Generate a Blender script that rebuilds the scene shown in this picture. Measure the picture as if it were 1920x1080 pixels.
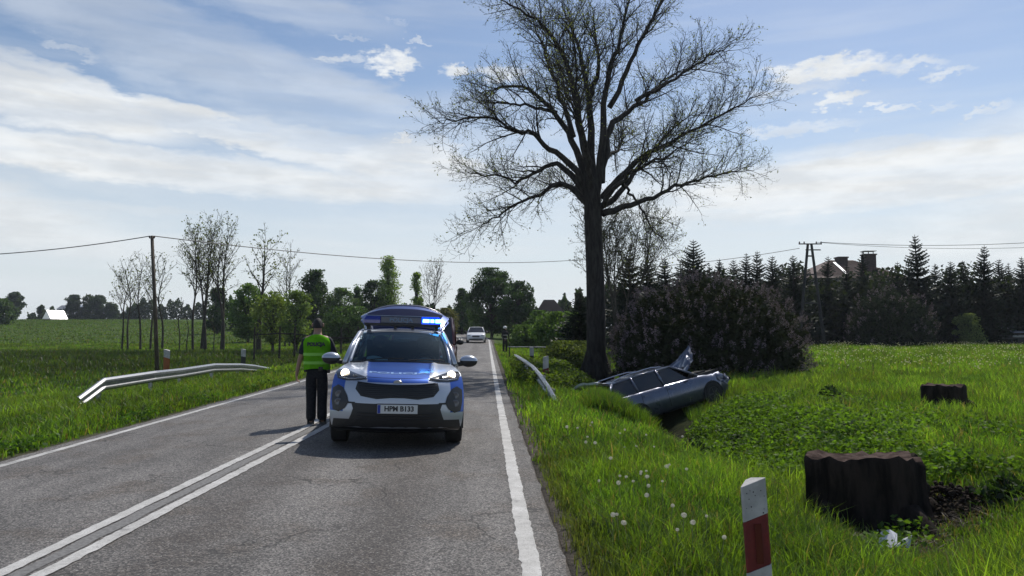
import bpy, bmesh, math, random
import numpy as np
from mathutils import Vector, Matrix, Euler, Quaternion

for o in list(bpy.data.objects):
    bpy.data.objects.remove(o)
scene = bpy.context.scene
COL = scene.collection
R = math.radians
rng = np.random.default_rng(11)
random.seed(11)

# ------------------------------------------------------------------ camera
CAM_H = 1.57
FPX = 1400.0
PITCH = math.atan(79 / FPX)
cam = bpy.data.cameras.new("camera")
cam.sensor_width = 36
cam.lens = FPX / 1920 * 36
cam.clip_start = 0.05
cam.clip_end = 6000
cam_ob = bpy.data.objects.new("camera", cam)
cam_ob.location = (0, 0, CAM_H)
cam_ob.rotation_euler = (R(90) + PITCH, 0, 0)
COL.objects.link(cam_ob)
scene.camera = cam_ob

# ------------------------------------------------------------------ light
SUN_EL, SUN_AZ = R(52), R(28)          # azimuth measured from +Y towards +X
HAZE = 0.00025
SUN_STRENGTH, SKY_STRENGTH, EXPOSURE = 3.9, 0.105, 0.0
sd = Vector((math.sin(SUN_AZ) * math.cos(SUN_EL), math.cos(SUN_AZ) * math.cos(SUN_EL), math.sin(SUN_EL)))
sun = bpy.data.lights.new("sun", 'SUN')
sun.energy = SUN_STRENGTH
sun.angle = R(0.5)
sun.color = (1.0, 0.95, 0.87)
sun_ob = bpy.data.objects.new("sun", sun)
sun_ob.rotation_euler = (-sd).to_track_quat('-Z', 'Y').to_euler()
sun_ob.location = (20, 40, 60)
COL.objects.link(sun_ob)
scene.view_settings.view_transform = 'Standard'
scene.view_settings.look = 'None'
scene.view_settings.exposure = EXPOSURE
scene.view_settings.gamma = 1
scene.view_settings.use_curve_mapping = False
scene.cycles.max_bounces = 6
scene.cycles.diffuse_bounces = 3
scene.cycles.glossy_bounces = 3
scene.cycles.transmission_bounces = 4
scene.cycles.transparent_max_bounces = 8
scene.cycles.caustics_reflective = False
scene.cycles.caustics_refractive = False


class NT:
    """tiny helper for writing node graphs"""
    def __init__(self, tree):
        self.t = tree
        self.n = tree.nodes
        self.l = tree.links

    def node(self, typ, **props):
        nd = self.n.new(typ)
        for k, v in props.items():
            setattr(nd, k, v)
        return nd

    def put(self, sock, val):
        if isinstance(val, bpy.types.NodeSocket):
            self.l.new(val, sock)
        elif val is not None:
            sock.default_value = val

    def math(self, op, a, b=None, c=None, clamp=False):
        nd = self.node('ShaderNodeMath', operation=op, use_clamp=clamp)
        self.put(nd.inputs[0], a)
        if b is not None:
            self.put(nd.inputs[1], b)
        if c is not None:
            self.put(nd.inputs[2], c)
        return nd.outputs[0]

    def mix(self, fac, a, b, blend='MIX'):
        nd = self.node('ShaderNodeMix', data_type='RGBA', blend_type=blend)
        self.put(nd.inputs[0], fac)
        self.put(nd.inputs[6], a if isinstance(a, bpy.types.NodeSocket) else (*a[:3], 1))
        self.put(nd.inputs[7], b if isinstance(b, bpy.types.NodeSocket) else (*b[:3], 1))
        return nd.outputs[2]

    def noise(self, vec, scale, detail=4, rough=0.55, dist=0.0):
        nd = self.node('ShaderNodeTexNoise')
        if vec is not None:
            self.put(nd.inputs['Vector'], vec)
        nd.inputs['Scale'].default_value = scale
        nd.inputs['Detail'].default_value = detail
        nd.inputs['Roughness'].default_value = rough
        nd.inputs['Distortion'].default_value = dist
        return nd.outputs['Fac']

    def ramp(self, fac, lo, hi, a=0.0, b=1.0):
        nd = self.node('ShaderNodeMapRange', interpolation_type='SMOOTHSTEP')
        self.put(nd.inputs['Value'], fac)
        nd.inputs['From Min'].default_value = lo
        nd.inputs['From Max'].default_value = hi
        nd.inputs['To Min'].default_value = a
        nd.inputs['To Max'].default_value = b
        return nd.outputs[0]

    def xyz(self, x, y, z):
        nd = self.node('ShaderNodeCombineXYZ')
        for i, v in enumerate((x, y, z)):
            self.put(nd.inputs[i], v)
        return nd.outputs[0]

    def sep(self, v):
        nd = self.node('ShaderNodeSeparateXYZ')
        self.put(nd.inputs[0], v)
        return nd.outputs


def ray_dir(px, py):
    """direction through a pixel of the 1920x1080 photograph"""
    dx, dz = (px - 960) / FPX, (540 - py) / FPX
    c, s = math.cos(PITCH), math.sin(PITCH)
    return Vector((dx, c - s * dz, s + c * dz))


def P(px, py, Y):
    """world point at distance Y seen at a pixel of the photograph"""
    d = ray_dir(px, py)
    k = Y / d.y
    return Vector((d.x * k, Y, CAM_H + d.z * k))


def PX(px, Y):
    return (px - 960) / FPX * Y


# ------------------------------------------------------------------ sky with clouds
world = bpy.data.worlds.new("World")
scene.world = world
world.use_nodes = True
wt = NT(world.node_tree)
wt.n.clear()
sky = wt.node('ShaderNodeTexSky', sky_type='NISHITA')
sky.sun_disc = False
sky.sun_elevation = SUN_EL
sky.sun_rotation = SUN_AZ
sky.altitude = 100
sky.air_density = 1.0
sky.dust_density = 0.7
sky.ozone_density = 2.0
tc = wt.node('ShaderNodeTexCoord')
dirv = tc.outputs['Generated']
sx, sy, sz = wt.sep(dirv)
az = wt.math('ARCTAN2', sx, sy)
el = wt.math('ARCSINE', sz)
# wispy distortion of the cloud coordinates
pv = wt.xyz(wt.math('MULTIPLY', az, 1.0), wt.math('MULTIPLY', el, 3.2), 0.0)
n1 = wt.noise(pv, 9.0, 6, 0.62)
n2 = wt.noise(wt.xyz(wt.math('ADD', az, 7.3), wt.math('MULTIPLY', el, 2.4), 3.0), 26.0, 5, 0.62)
n3 = wt.noise(wt.xyz(wt.math('ADD', wt.math('MULTIPLY', az, .8), wt.math('MULTIPLY', el, 1.5)), wt.math('MULTIPLY', el, 7.0), 5.0), 5.5, 5, 0.5)
dA = wt.math('ADD', wt.math('MULTIPLY', wt.math('SUBTRACT', n1, .5), .16), wt.math('MULTIPLY', wt.math('SUBTRACT', n2, .5), .05))
dE = wt.math('ADD', wt.math('MULTIPLY', wt.math('SUBTRACT', n1, .5), .026), wt.math('MULTIPLY', wt.math('SUBTRACT', n2, .5), .016))
n4 = wt.noise(wt.xyz(wt.math('ADD', az, 2.3), wt.math('MULTIPLY', el, 1.8), 9.0), 34.0, 5, 0.65)
azp = wt.math('ADD', az, wt.math('ADD', wt.math('MULTIPLY', wt.math('SUBTRACT', n1, .5), .03), wt.math('MULTIPLY', wt.math('SUBTRACT', n2, .5), .085)))
elp = wt.math('ADD', el, wt.math('MULTIPLY', wt.math('SUBTRACT', n4, .5), .046))
azd = wt.math('ADD', az, dA)
eld = wt.math('ADD', el, dE)


def px_ae(x, y):
    d = ray_dir(x, y)
    return math.atan2(d.x, d.y), math.asin(d.z / d.length)


def cloud(x, y, rx, ry, rot, strength, soft=0.25, raw=False):
    a0, e0 = px_ae(x, y)
    ra, re = rx / FPX, ry / FPX
    c, s = math.cos(R(rot)), math.sin(R(rot))
    da = wt.math('SUBTRACT', azd if rx > 115 else azp, a0)
    de = wt.math('SUBTRACT', eld if rx > 115 else elp, e0)
    u = wt.math('ADD', wt.math('MULTIPLY', da, c / ra), wt.math('MULTIPLY', de, -s / ra))
    v = wt.math('ADD', wt.math('MULTIPLY', da, s / re), wt.math('MULTIPLY', de, c / re))
    q = wt.math('ADD', wt.math('MULTIPLY', u, u), wt.math('MULTIPLY', v, v))
    return wt.ramp(q, 1.0 + soft * 3, max(0.0, 1.0 - soft * 3.0), 0.0, strength)


def join(ms):
    out = ms[0]
    for m in ms[1:]:
        out = wt.math('MAXIMUM', out, m)
    return out


# broad bands of stratus and cirrus (dense)
bands = join([
    cloud(30, 174, 260, 40, 7, .97, .2), cloud(390, 236, 360, 24, 11, .85, .25),
    cloud(680, 296, 280, 34, 10, .72, .28),
    cloud(250, 306, 640, 34, 2.5, .95, .2), cloud(770, 308, 150, 52, 0, .95, .25),
    cloud(1690, 330, 440, 48, -2, 1.0, .18), cloud(1830, 300, 180, 30, -4, .95, .2),
    cloud(1330, 372, 260, 46, 2, .74, .33), cloud(1620, 281, 130, 14, 0, .5, .33),
    cloud(150, 382, 160, 8, 2, .30, .33), cloud(800, 382, 150, 10, 0, .25, .33),
    # bands beyond the frame, the way those in view go on
    cloud(-700, 260, 600, 60, 8, .8, .3), cloud(2700, 300, 600, 70, -4, .85, .3),
    cloud(-500, 60, 500, 60, 14, .5, .33), cloud(2500, 90, 400, 40, -6, .6, .3),
])
veil = join([
    cloud(330, 95, 520, 62, 16, .34, .33), cloud(620, 170, 380, 40, 17, .40, .33),
    cloud(520, 0, 200, 34, 8, .34, .33), cloud(240, 60, 300, 22, 20, .28, .33),
    cloud(1000, 250, 260, 70, 4, .35, .33), cloud(880, 330, 420, 90, 2, .42, .33),
])
puffs = join([
    cloud(742, 118, 46, 22, 0, .95, .22), cloud(642, 110, 46, 9, -11, .66, .3), cloud(855, 131, 30, 11, 0, .9, .25),
    cloud(940, 140, 50, 14, 0, .72, .3), cloud(790, 77, 22, 4, 4, .45, .3), cloud(655, 70, 40, 4, 0, .3, .3),
    cloud(740, 42, 24, 4, 6, .25, .3), cloud(140, 92, 50, 7, 5, .38, .33),
    cloud(1555, 130, 105, 20, 2, .95, .25), cloud(1690, 124, 60, 11, 0, .72, .3), cloud(1768, 137, 36, 8, -8, .62, .3),
    cloud(1570, 184, 42, 12, -6, .88, .25), cloud(1490, 165, 76, 15, 0, .50, .33), cloud(1635, 200, 13, 8, 0, .85, .25),
    cloud(1686, 201, 26, 5, 0, .66, .3), cloud(1845, 210, 32, 6, -8, .55, .3), cloud(1500, 242, 90, 9, 0, .5, .33),
    cloud(1770, 202, 16, 5, 0, .4, .3), cloud(750, 261, 36, 12, 0, .9, .28),
    cloud(2250, 140, 90, 24, 0, .9, .28), cloud(-260, 90, 80, 18, 6, .7, .3),
])
streak = wt.ramp(n3, .30, .66, .72, 1.1)
bands = wt.math('MULTIPLY', bands, streak, clamp=True)
veil = wt.math('MULTIPLY', veil, wt.ramp(n3, .3, .7, .45, 1.1), clamp=True)
puffs = wt.math('MULTIPLY', puffs, wt.ramp(n2, .30, .55, .45, 1.0), clamp=True)
# thin overall veil so that the sky outside the frame goes on in the same way
gen = wt.math('MULTIPLY', wt.ramp(n3, .42, .78), .18)
low = wt.math('MULTIPLY', wt.ramp(el, .34, .03), wt.ramp(n3, .25, .7, .78, .97))
mask = join([bands, veil, puffs, gen])
haze = wt.mix(low, sky.outputs[0], (7.1, 7.65, 8.1))
dens = wt.ramp(n1, .35, .65, 0.86, 1.04)
ccol = wt.node('ShaderNodeVectorMath', operation='SCALE')
ccol.inputs[0].default_value = (8.3, 8.55, 8.7)
wt.put(ccol.inputs['Scale'], dens)
skycol = wt.mix(mask, haze, ccol.outputs[0])
bg = wt.node('ShaderNodeBackground')
bg.inputs['Strength'].default_value = SKY_STRENGTH
wt.l.new(skycol, bg.inputs['Color'])
wo = wt.node('ShaderNodeOutputWorld')
wt.l.new(bg.outputs[0], wo.inputs[0])


# ------------------------------------------------------------------ object helpers
def tag(o, label=None, cat=None, group=None, kind=None):
    if label:
        o['label'] = label
    if cat:
        o['category'] = cat
    if group:
        o['group'] = group
    if kind:
        o['kind'] = kind
    return o


def thing(name, label, cat, loc=(0, 0, 0), rot=(0, 0, 0), group=None):
    o = bpy.data.objects.new(name, None)
    o.empty_display_size = 0.2
    COL.objects.link(o)
    o.location = loc
    o.rotation_euler = rot
    return tag(o, label, cat, group)


def link_mesh(name, me, mat=None, parent=None, smooth=False):
    o = bpy.data.objects.new(name, me)
    COL.objects.link(o)
    if mat is not None:
        me.materials.clear()
        for m in (mat if isinstance(mat, (list, tuple)) else [mat]):
            me.materials.append(m)
    if smooth:
        me.polygons.foreach_set('use_smooth', np.ones(len(me.polygons), bool))
    if parent is not None:
        o.parent = parent
    return o


def kids(o):
    return [c for c in bpy.data.objects if c.parent == o]


def copy_tree(o, parent=None):
    c = o.copy()
    COL.objects.link(c)
    c.parent = parent
    for ch in list(o.children):
        copy_tree(ch, c)
    return c


def np_mesh(name, v, f, mat=None, parent=None, col=None, smooth=False):
    """v (n,3), f (m,k) index array, col (n,3) optional vertex colour"""
    me = bpy.data.meshes.new(name)
    v = np.ascontiguousarray(v, np.float32)
    f = np.ascontiguousarray(f, np.int32)
    k = f.shape[1]
    me.vertices.add(len(v))
    me.vertices.foreach_set('co', v.ravel())
    me.loops.add(f.size)
    me.loops.foreach_set('vertex_index', f.ravel())
    me.polygons.add(len(f))
    me.polygons.foreach_set('loop_start', np.arange(0, f.size, k, dtype=np.int32))
    me.update(calc_edges=True)
    if col is not None:
        at = me.attributes.new('col', 'FLOAT_COLOR', 'POINT')
        c4 = np.ones((len(v), 4), np.float32)
        c4[:, :3] = col
        at.data.foreach_set('color', c4.ravel())
    return link_mesh(name, me, mat, parent, smooth)


class MB:
    """collects simple solids and links them as ONE mesh object"""
    def __init__(self):
        self.v, self.f = [], []

    def add(self, vs, fs):
        n = len(self.v)
        self.v += [tuple(p) for p in vs]
        self.f += [tuple(i + n for i in q) for q in fs]
        return self

    def box(self, c, s, rot=None, taper=1.0):
        hx, hy, hz = s[0] / 2, s[1] / 2, s[2] / 2
        pts = []
        for z, k in ((-hz, 1.0), (hz, taper)):
            for x, y in ((-hx, -hy), (hx, -hy), (hx, hy), (-hx, hy)):
                pts.append(Vector((x * k, y * k, z)))
        if rot is not None:
            m = Euler(rot).to_matrix() if not isinstance(rot, Matrix) else rot
            pts = [m @ p for p in pts]
        pts = [p + Vector(c) for p in pts]
        return self.add(pts, [(3, 2, 1, 0), (4, 5, 6, 7), (0, 1, 5, 4), (1, 2, 6, 5), (2, 3, 7, 6), (3, 0, 4, 7)])

    def tube(self, pts, rad, n=8, cap=True, flat=None):
        pts = [Vector(p) for p in pts]
        if not hasattr(rad, '__len__'):
            rad = [rad] * len(pts)
        base = len(self.v)
        prev = None
        for i, p in enumerate(pts):
            t = (pts[min(i + 1, len(pts) - 1)] - pts[max(i - 1, 0)])
            if t.length < 1e-9:
                t = Vector((0, 0, 1))
            t.normalize()
            if prev is None:
                ref = Vector((0, 0, 1)) if abs(t.z) < .9 else Vector((1, 0, 0))
                a = t.cross(ref).normalized()
            else:
                a = prev - t * prev.dot(t)
                if a.length < 1e-6:
                    a = t.orthogonal()
                a.normalize()
            prev = a
            b = t.cross(a)
            ka, kb = (1, 1) if flat is None else flat
            for j in range(n):
                th = 2 * math.pi * j / n
                self.v.append(tuple(p + (a * math.cos(th) * ka + b * math.sin(th) * kb) * rad[i]))
        for i in range(len(pts) - 1):
            for j in range(n):
                k = (j + 1) % n
                q = base + i * n
                self.f.append((q + j, q + k, q + n + k, q + n + j))
        if cap:
            self.f.append(tuple(base + j for j in reversed(range(n))))
            self.f.append(tuple(base + (len(pts) - 1) * n + j for j in range(n)))
        return self

    def ell(self, c, r, nu=12, nv=8, rot=None):
        pts, fs = [], []
        m = Euler(rot).to_matrix() if rot is not None else None
        for i in range(nv + 1):
            ph = math.pi * i / nv
            for j in range(nu):
                th = 2 * math.pi * j / nu
                p = Vector((r[0] * math.sin(ph) * math.cos(th), r[1] * math.sin(ph) * math.sin(th), r[2] * math.cos(ph)))
                if m:
                    p = m @ p
                pts.append(p + Vector(c))
        for i in range(nv):
            for j in range(nu):
                k = (j + 1) % nu
                fs.append((i * nu + j, (i + 1) * nu + j, (i + 1) * nu + k, i * nu + k))
        return self.add(pts, fs)

    def grid(self, rows, closed=False):
        nr, nc = len(rows), len(rows[0])
        vs = [p for r in rows for p in r]
        fs = []
        for i in range(nr - 1):
            for j in range(nc if closed else nc - 1):
                k = (j + 1) % nc
                fs.append((i * nc + j, i * nc + k, (i + 1) * nc + k, (i + 1) * nc + j))
        return self.add(vs, fs)

    def prism(self, poly, vec):
        """polygon of 3D points extruded by vec"""
        n = len(poly)
        a = [Vector(p) for p in poly]
        b = [p + Vector(vec) for p in a]
        return self.add(a + b, [tuple(reversed(range(n))), tuple(range(n, 2 * n))] +
                        [(i, (i + 1) % n, n + (i + 1) % n, n + i) for i in range(n)])

    def lathe(self, prof, c=(0, 0, 0), n=20, axis='Z'):
        vs, fs = [], []
        for r, h in prof:
            for j in range(n):
                th = 2 * math.pi * j / n
                p = (r * math.cos(th), r * math.sin(th), h)
                if axis == 'X':
                    p = (h, r * math.cos(th), r * math.sin(th))
                elif axis == 'Y':
                    p = (r * math.sin(th), h, r * math.cos(th))
                vs.append(Vector(p) + Vector(c))
        for i in range(len(prof) - 1):
            for j in range(n):
                k = (j + 1) % n
                fs.append((i * n + j, i * n + k, (i + 1) * n + k, (i + 1) * n + j))
        fs.append(tuple(reversed(range(n))))
        fs.append(tuple((len(prof) - 1) * n + j for j in range(n)))
        return self.add(vs, fs)

    def build(self, name, mat, parent=None, smooth=False, bevel=0.0, loc=None, fix=True):
        me = bpy.data.meshes.new(name)
        me.from_pydata([tuple(p) for p in self.v], [], self.f)
        if fix or bevel > 0:
            bm = bmesh.new()
            bm.from_mesh(me)
            if bevel > 0:
                bmesh.ops.bevel(bm, geom=list(bm.edges), offset=bevel, segments=2, affect='EDGES', profile=.5, clamp_overlap=True)
            bmesh.ops.recalc_face_normals(bm, faces=bm.faces)
            bm.to_mesh(me)
            bm.free()
        me.update()
        o = link_mesh(name, me, mat, parent, smooth)
        if loc is not None:
            o.location = loc
        return o


# ------------------------------------------------------------------ materials
MATS = {}


def mat(name, color, rough=.6, metal=0.0, spec=.5, coat=0.0, emit=None, estr=0.0, vary=0.0, vscale=20.0, color2=None, bump=0.0, bscale=60.0, stretch=None):
    if name in MATS:
        return MATS[name]
    m = bpy.data.materials.new(name)
    m.use_nodes = True
    t = NT(m.node_tree)
    b = t.n['Principled BSDF']
    b.inputs['Roughness'].default_value = rough
    b.inputs['Metallic'].default_value = metal
    b.inputs['Specular IOR Level'].default_value = spec
    b.inputs['Coat Weight'].default_value = coat
    b.inputs['Coat Roughness'].default_value = .06
    b.inputs['Base Color'].default_value = (*color, 1)
    oc = t.node('ShaderNodeTexCoord').outputs['Object']
    if stretch:
        mp = t.node('ShaderNodeMapping')
        t.l.new(oc, mp.inputs[0])
        mp.inputs['Scale'].default_value = stretch
        oc = mp.outputs[0]
    if vary or color2 is not None:
        n = t.noise(oc, vscale, 6, .62)
        c2 = color2 if color2 is not None else tuple(c * (1 - vary) for c in color)
        t.l.new(t.mix(t.ramp(n, .35, .65), color, c2), b.inputs['Base Color'])
        t.put(b.inputs['Roughness'], t.ramp(n, .3, .7, max(0, rough - .08), min(1, rough + .08)))
    if bump:
        bp = t.node('ShaderNodeBump')
        bp.inputs['Strength'].default_value = bump
        bp.inputs['Distance'].default_value = .02
        t.l.new(t.noise(oc, bscale, 5, .6), bp.inputs['Height'])
        t.l.new(bp.outputs[0], b.inputs['Normal'])
    if emit:
        b.inputs['Emission Color'].default_value = (*emit, 1)
        b.inputs['Emission Strength'].default_value = estr
    MATS[name] = m
    return m


def leaf_mat(name, tint=(1, 1, 1), trans=.45, gloss=.06, rough=.4):
    """leaf or blade: vertex colour 'col' is the true leaf colour, some light comes through"""
    if name in MATS:
        return MATS[name]
    m = bpy.data.materials.new(name)
    m.use_nodes = True
    t = NT(m.node_tree)
    t.n.clear()
    at = t.node('ShaderNodeAttribute', attribute_name='col')
    c = t.mix(1.0, at.outputs['Color'], tint, 'MULTIPLY')
    df = t.node('ShaderNodeBsdfDiffuse')
    tr = t.node('ShaderNodeBsdfTranslucent')
    gl = t.node('ShaderNodeBsdfGlossy')
    gl.inputs['Roughness'].default_value = rough
    t.l.new(c, df.inputs[0])
    t.l.new(t.mix(1.0, c, (1.42, 1.45, .62), 'MULTIPLY'), tr.inputs[0])
    mx = t.node('ShaderNodeMixShader')
    mx.inputs[0].default_value = trans
    t.l.new(df.outputs[0], mx.inputs[1])
    t.l.new(tr.outputs[0], mx.inputs[2])
    m2 = t.node('ShaderNodeMixShader')
    m2.inputs[0].default_value = gloss
    t.l.new(mx.outputs[0], m2.inputs[1])
    t.l.new(gl.outputs[0], m2.inputs[2])
    o = t.node('ShaderNodeOutputMaterial')
    t.l.new(m2.outputs[0], o.inputs[0])
    MATS[name] = m
    return m


def glass_mat(name, tint=(.25, .3, .32), clear=.55):
    if name in MATS:
        return MATS[name]
    m = bpy.data.materials.new(name)
    m.use_nodes = True
    t = NT(m.node_tree)
    t.n.clear()
    tr = t.node('ShaderNodeBsdfTransparent')
    tr.inputs[0].default_value = (*tint, 1)
    gl = t.node('ShaderNodeBsdfGlossy')
    gl.inputs['Roughness'].default_value = .02
    gl.inputs[0].default_value = (.62, .86, 1.0, 1)
    fr = t.node('ShaderNodeFresnel')
    fr.inputs['IOR'].default_value = 1.52
    mx = t.node('ShaderNodeMixShader')
    t.l.new(t.math('MULTIPLY', fr.outputs[0], .9, clamp=True), mx.inputs[0])
    t.l.new(tr.outputs[0], mx.inputs[1])
    t.l.new(gl.outputs[0], mx.inputs[2])
    o = t.node('ShaderNodeOutputMaterial')
    t.l.new(mx.outputs[0], o.inputs[0])
    MATS[name] = m
    return m


# ------------------------------------------------------------------ lay of the land
def smooth(a, b, x):
    t = np.clip((np.asarray(x, float) - a) / (b - a), 0, 1)
    return t * t * (3 - 2 * t)


def xr(Y):
    """centre of the white line on the right edge of the road"""
    Y = np.asarray(Y, float)
    return .31 - .0345 * Y - .0028 * np.maximum(0, Y - 78) ** 2


def zr(Y):
    return np.interp(Y, [-60, 22, 40, 70, 110, 160, 400, 2000], [0, 0, .10, .42, .95, 1.5, 2.6, 6])


def uc(Y):
    """offset of the double line from the right edge line"""
    return -3.31 + .033 * (np.clip(Y, 4.8, 11.8) - 4.8)


def bump(X, Y):
    return (.5 * np.sin(X * 1.7 + 1.3 * np.sin(Y * .9)) * np.sin(Y * 1.3 + .7 * np.sin(X * 1.1)) +
            .3 * np.sin(X * 3.9 + Y * 2.1) * np.sin(Y * 3.1 - X * 1.4))


def road_z(X, Y):
    u = X - xr(Y)
    return zr(Y) - .02 * np.abs(u + 3.1)


def gz(X, Y):
    X = np.asarray(X, float)
    Y = np.asarray(Y, float)
    u = X - xr(Y)
    base = zr(Y)
    # right-hand side
    r = np.maximum(u - .3, 0)
    zv = base - .075 - .05 * np.minimum(r, 1.6)
    fld = np.interp(Y, [-60, 0, 15, 30, 60, 120, 300, 2000], [-.1, -.15, -.12, .02, .46, 1.0, 2.5, 6])
    zright = zv + (fld - zv) * smooth(2, 7, r)
    D = np.interp(Y, [-20, 0, 6, 10, 17, 25, 32, 60, 90], [.1, .12, .18, .40, .95, 1.0, .55, .25, 0])
    ucn = np.interp(Y, [0, 8, 18, 30], [3.7, 3.5, 4.0, 4.3])
    zright = zright - D * np.exp(-((u - ucn) / 1.05) ** 2)
    zright = zright - .50 * np.exp(-((X - 5.5) / 1.3) ** 2 - ((Y - 20.8) / 2.2) ** 2)
    # left-hand side
    v = np.maximum(-6.37 - u, 0)
    zl = base - .09 - .05 * np.minimum(v, 3)
    lf = np.interp(Y, [-60, 10, 40, 58, 80, 150, 220, 262, 400, 2000], [-.5, -.7, -.8, -.45, .15, 2.7, 4.7, 4.8, 3.0, 8])
    zleft = zl + (lf - zl) * np.where(Y < 55, smooth(2.5, 8, v), smooth(2.5, 8 + np.clip(Y - 55, 0, 60) * .5, v))
    off = np.where(u > 0, r, v)
    b = bump(X, Y) * .05 * smooth(.2, 2.5, off)
    zz = np.where(u > -3, zright, zleft) + b
    inside = (u < .26) & (u > -6.33)
    return np.where(inside, base - .02 * np.abs(u + 3.1) - .07, zz)


def gzf(X, Y):
    return float(gz(np.array([X]), np.array([Y]))[0])


def hit(px, py, lift=0.0):
    """where the ray through a pixel of the photograph meets the ground"""
    ys = np.geomspace(2.5, 220, 1500)
    d = ray_dir(px, py)
    X = d.x / d.y * ys
    Z = CAM_H + d.z / d.y * ys
    below = np.nonzero(Z <= gz(X, ys) + lift)[0]
    i = below[0] if len(below) else -1
    return Vector((X[i], ys[i], float(gz(X[i:i + 1], ys[i:i + 1])[0]) if i >= 0 else 0))


def clay(X, Y):
    """0..1 patchiness used for plant height and colour"""
    return .5 + .5 * (.5 * np.sin(X * .83 + 2.1 * np.sin(Y * .41)) * np.sin(Y * .67 + 1.7 * np.sin(X * .37)) +
                      .35 * np.sin(X * 2.3 + 1.1 * np.sin(Y * 1.9)) + .15 * np.sin(X * 5.1 - Y * 4.3))


def ground_colors(X, Y):
    u = X - xr(Y)
    c = np.empty((len(X), 3))
    g = clay(X, Y)[:, None]
    c[:] = np.array([.045, .085, .014]) * (1 - g) + np.array([.075, .115, .020]) * g
    near = ((Y < 30)[:, None]) * 1.0
    c = c * (1 - near * .35) + np.array([.035, .032, .014]) * near * .35
    soil = np.array([.055, .043, .032])
    off = np.where(u > -3, u - .2, -6.27 - u)
    w = (1 - smooth(.10, .55, np.abs(off)))[:, None]
    c = c * (1 - w) + np.array([.10, .088, .075]) * w
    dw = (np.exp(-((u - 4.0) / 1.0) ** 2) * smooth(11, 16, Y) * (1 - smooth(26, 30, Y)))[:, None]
    c = c * (1 - dw) + soil * .35 * dw  # bare ditch soil, darkened to paint in the shadow of the ditch
    # rough dark sedge band on the low meadow to the left
    sb = (smooth(26, 42, Y) * (1 - smooth(62, 70, Y)) * (u < -11))[:, None] * .6
    c = c * (1 - sb) + np.array([.030, .045, .015]) * sb
    return c


Yr = np.unique(np.concatenate([np.linspace(-30, 2, 17), np.linspace(2, 30, 113), np.linspace(30, 70, 60), np.linspace(70, 160, 60),
                               np.linspace(160, 300, 35), np.geomspace(300, 3000, 16)]))
Ur = np.unique(np.concatenate([-np.geomspace(26, 2600, 40), np.linspace(-26, -6.75, 60), [-6.6, -6.5, -6.40, -6.34, -6.32, -6.2, -4.5, -3.1, -1.5, .1, .25, .27, .33, .42, .55],
                               np.linspace(.7, 12, 70), np.linspace(12.3, 40, 50), np.geomspace(41, 2600, 40)]))
UU, YY = np.meshgrid(Ur, Yr)
XX = UU + np.where(YY < 160, xr(YY), xr(np.full_like(YY, 160.)))
ZZ = gz(XX, np.where(YY > 160, 160, YY)) * 0
ZZ = gz(np.where(YY < 160, XX, UU + xr(YY)), YY)
nr, nc = XX.shape
idx = np.arange(nr * nc).reshape(nr, nc)
quads = np.stack([idx[:-1, :-1], idx[:-1, 1:], idx[1:, 1:], idx[1:, :-1]], -1).reshape(-1, 4)

gm = bpy.data.materials.new("meadow_ground")
gm.use_nodes = True
t = NT(gm.node_tree)
b = t.n['Principled BSDF']
b.inputs['Roughness'].default_value = .95
b.inputs['Specular IOR Level'].default_value = .1
at = t.node('ShaderNodeAttribute', attribute_name='col')
oc = t.node('ShaderNodeTexCoord').outputs['Object']
nn = t.noise(oc, 1.3, 7, .7)
nf = t.noise(oc, 14.0, 6, .7)
k1 = t.mix(t.ramp(nn, .3, .7), (.62, .66, .6), (1.22, 1.16, 1.2))
k2 = t.mix(t.ramp(nf, .3, .72), (.55, .55, .55), (1.35, 1.35, 1.3))
t.l.new(t.mix(1.0, t.mix(1.0, at.outputs['Color'], k1, 'MULTIPLY'), k2, 'MULTIPLY'), b.inputs['Base Color'])
bp = t.node('ShaderNodeBump')
bp.inputs['Strength'].default_value = .8
bp.inputs['Distance'].default_value = .06
t.l.new(nf, bp.inputs['Height'])
t.l.new(bp.outputs[0], b.inputs['Normal'])
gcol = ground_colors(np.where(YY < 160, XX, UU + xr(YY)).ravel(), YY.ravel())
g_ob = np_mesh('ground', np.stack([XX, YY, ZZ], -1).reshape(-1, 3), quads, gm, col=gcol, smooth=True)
tag(g_ob, kind='structure')

# ------------------------------------------------------------------ road
def ribbon(name, us_fn, mt, lift, y0, y1, step=.5, kind='structure', rag=None):
    ys = np.arange(y0, y1 + step, step)
    rows = []
    for y in ys:
        us = us_fn(y)
        xs = np.array(us) + xr(y)
        if rag is not None:
            if rag < .01:
                xs = xs + rng.normal(0, .0045, len(xs))
            xs[0] += rag * (.5 * math.sin(y * 2.7) + .5 * math.sin(y * 6.1 + 1) + .4 * math.sin(y * 17.3))
            xs[-1] += rag * (.5 * math.sin(y * 3.1 + 2) + .5 * math.sin(y * 7.3) + .4 * math.sin(y * 15.1))
        rows.append(np.stack([xs, np.full(len(xs), y), road_z(xs, y) + lift], -1))
    v = np.array(rows)
    n, c = v.shape[:2]
    ii = np.arange(n * c).reshape(n, c)
    q = np.stack([ii[:-1, :-1], ii[:-1, 1:], ii[1:, 1:], ii[1:, :-1]], -1).reshape(-1, 4)
    o = np_mesh(name, v.reshape(-1, 3), q, mt, smooth=True)
    return tag(o, kind=kind)


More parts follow.
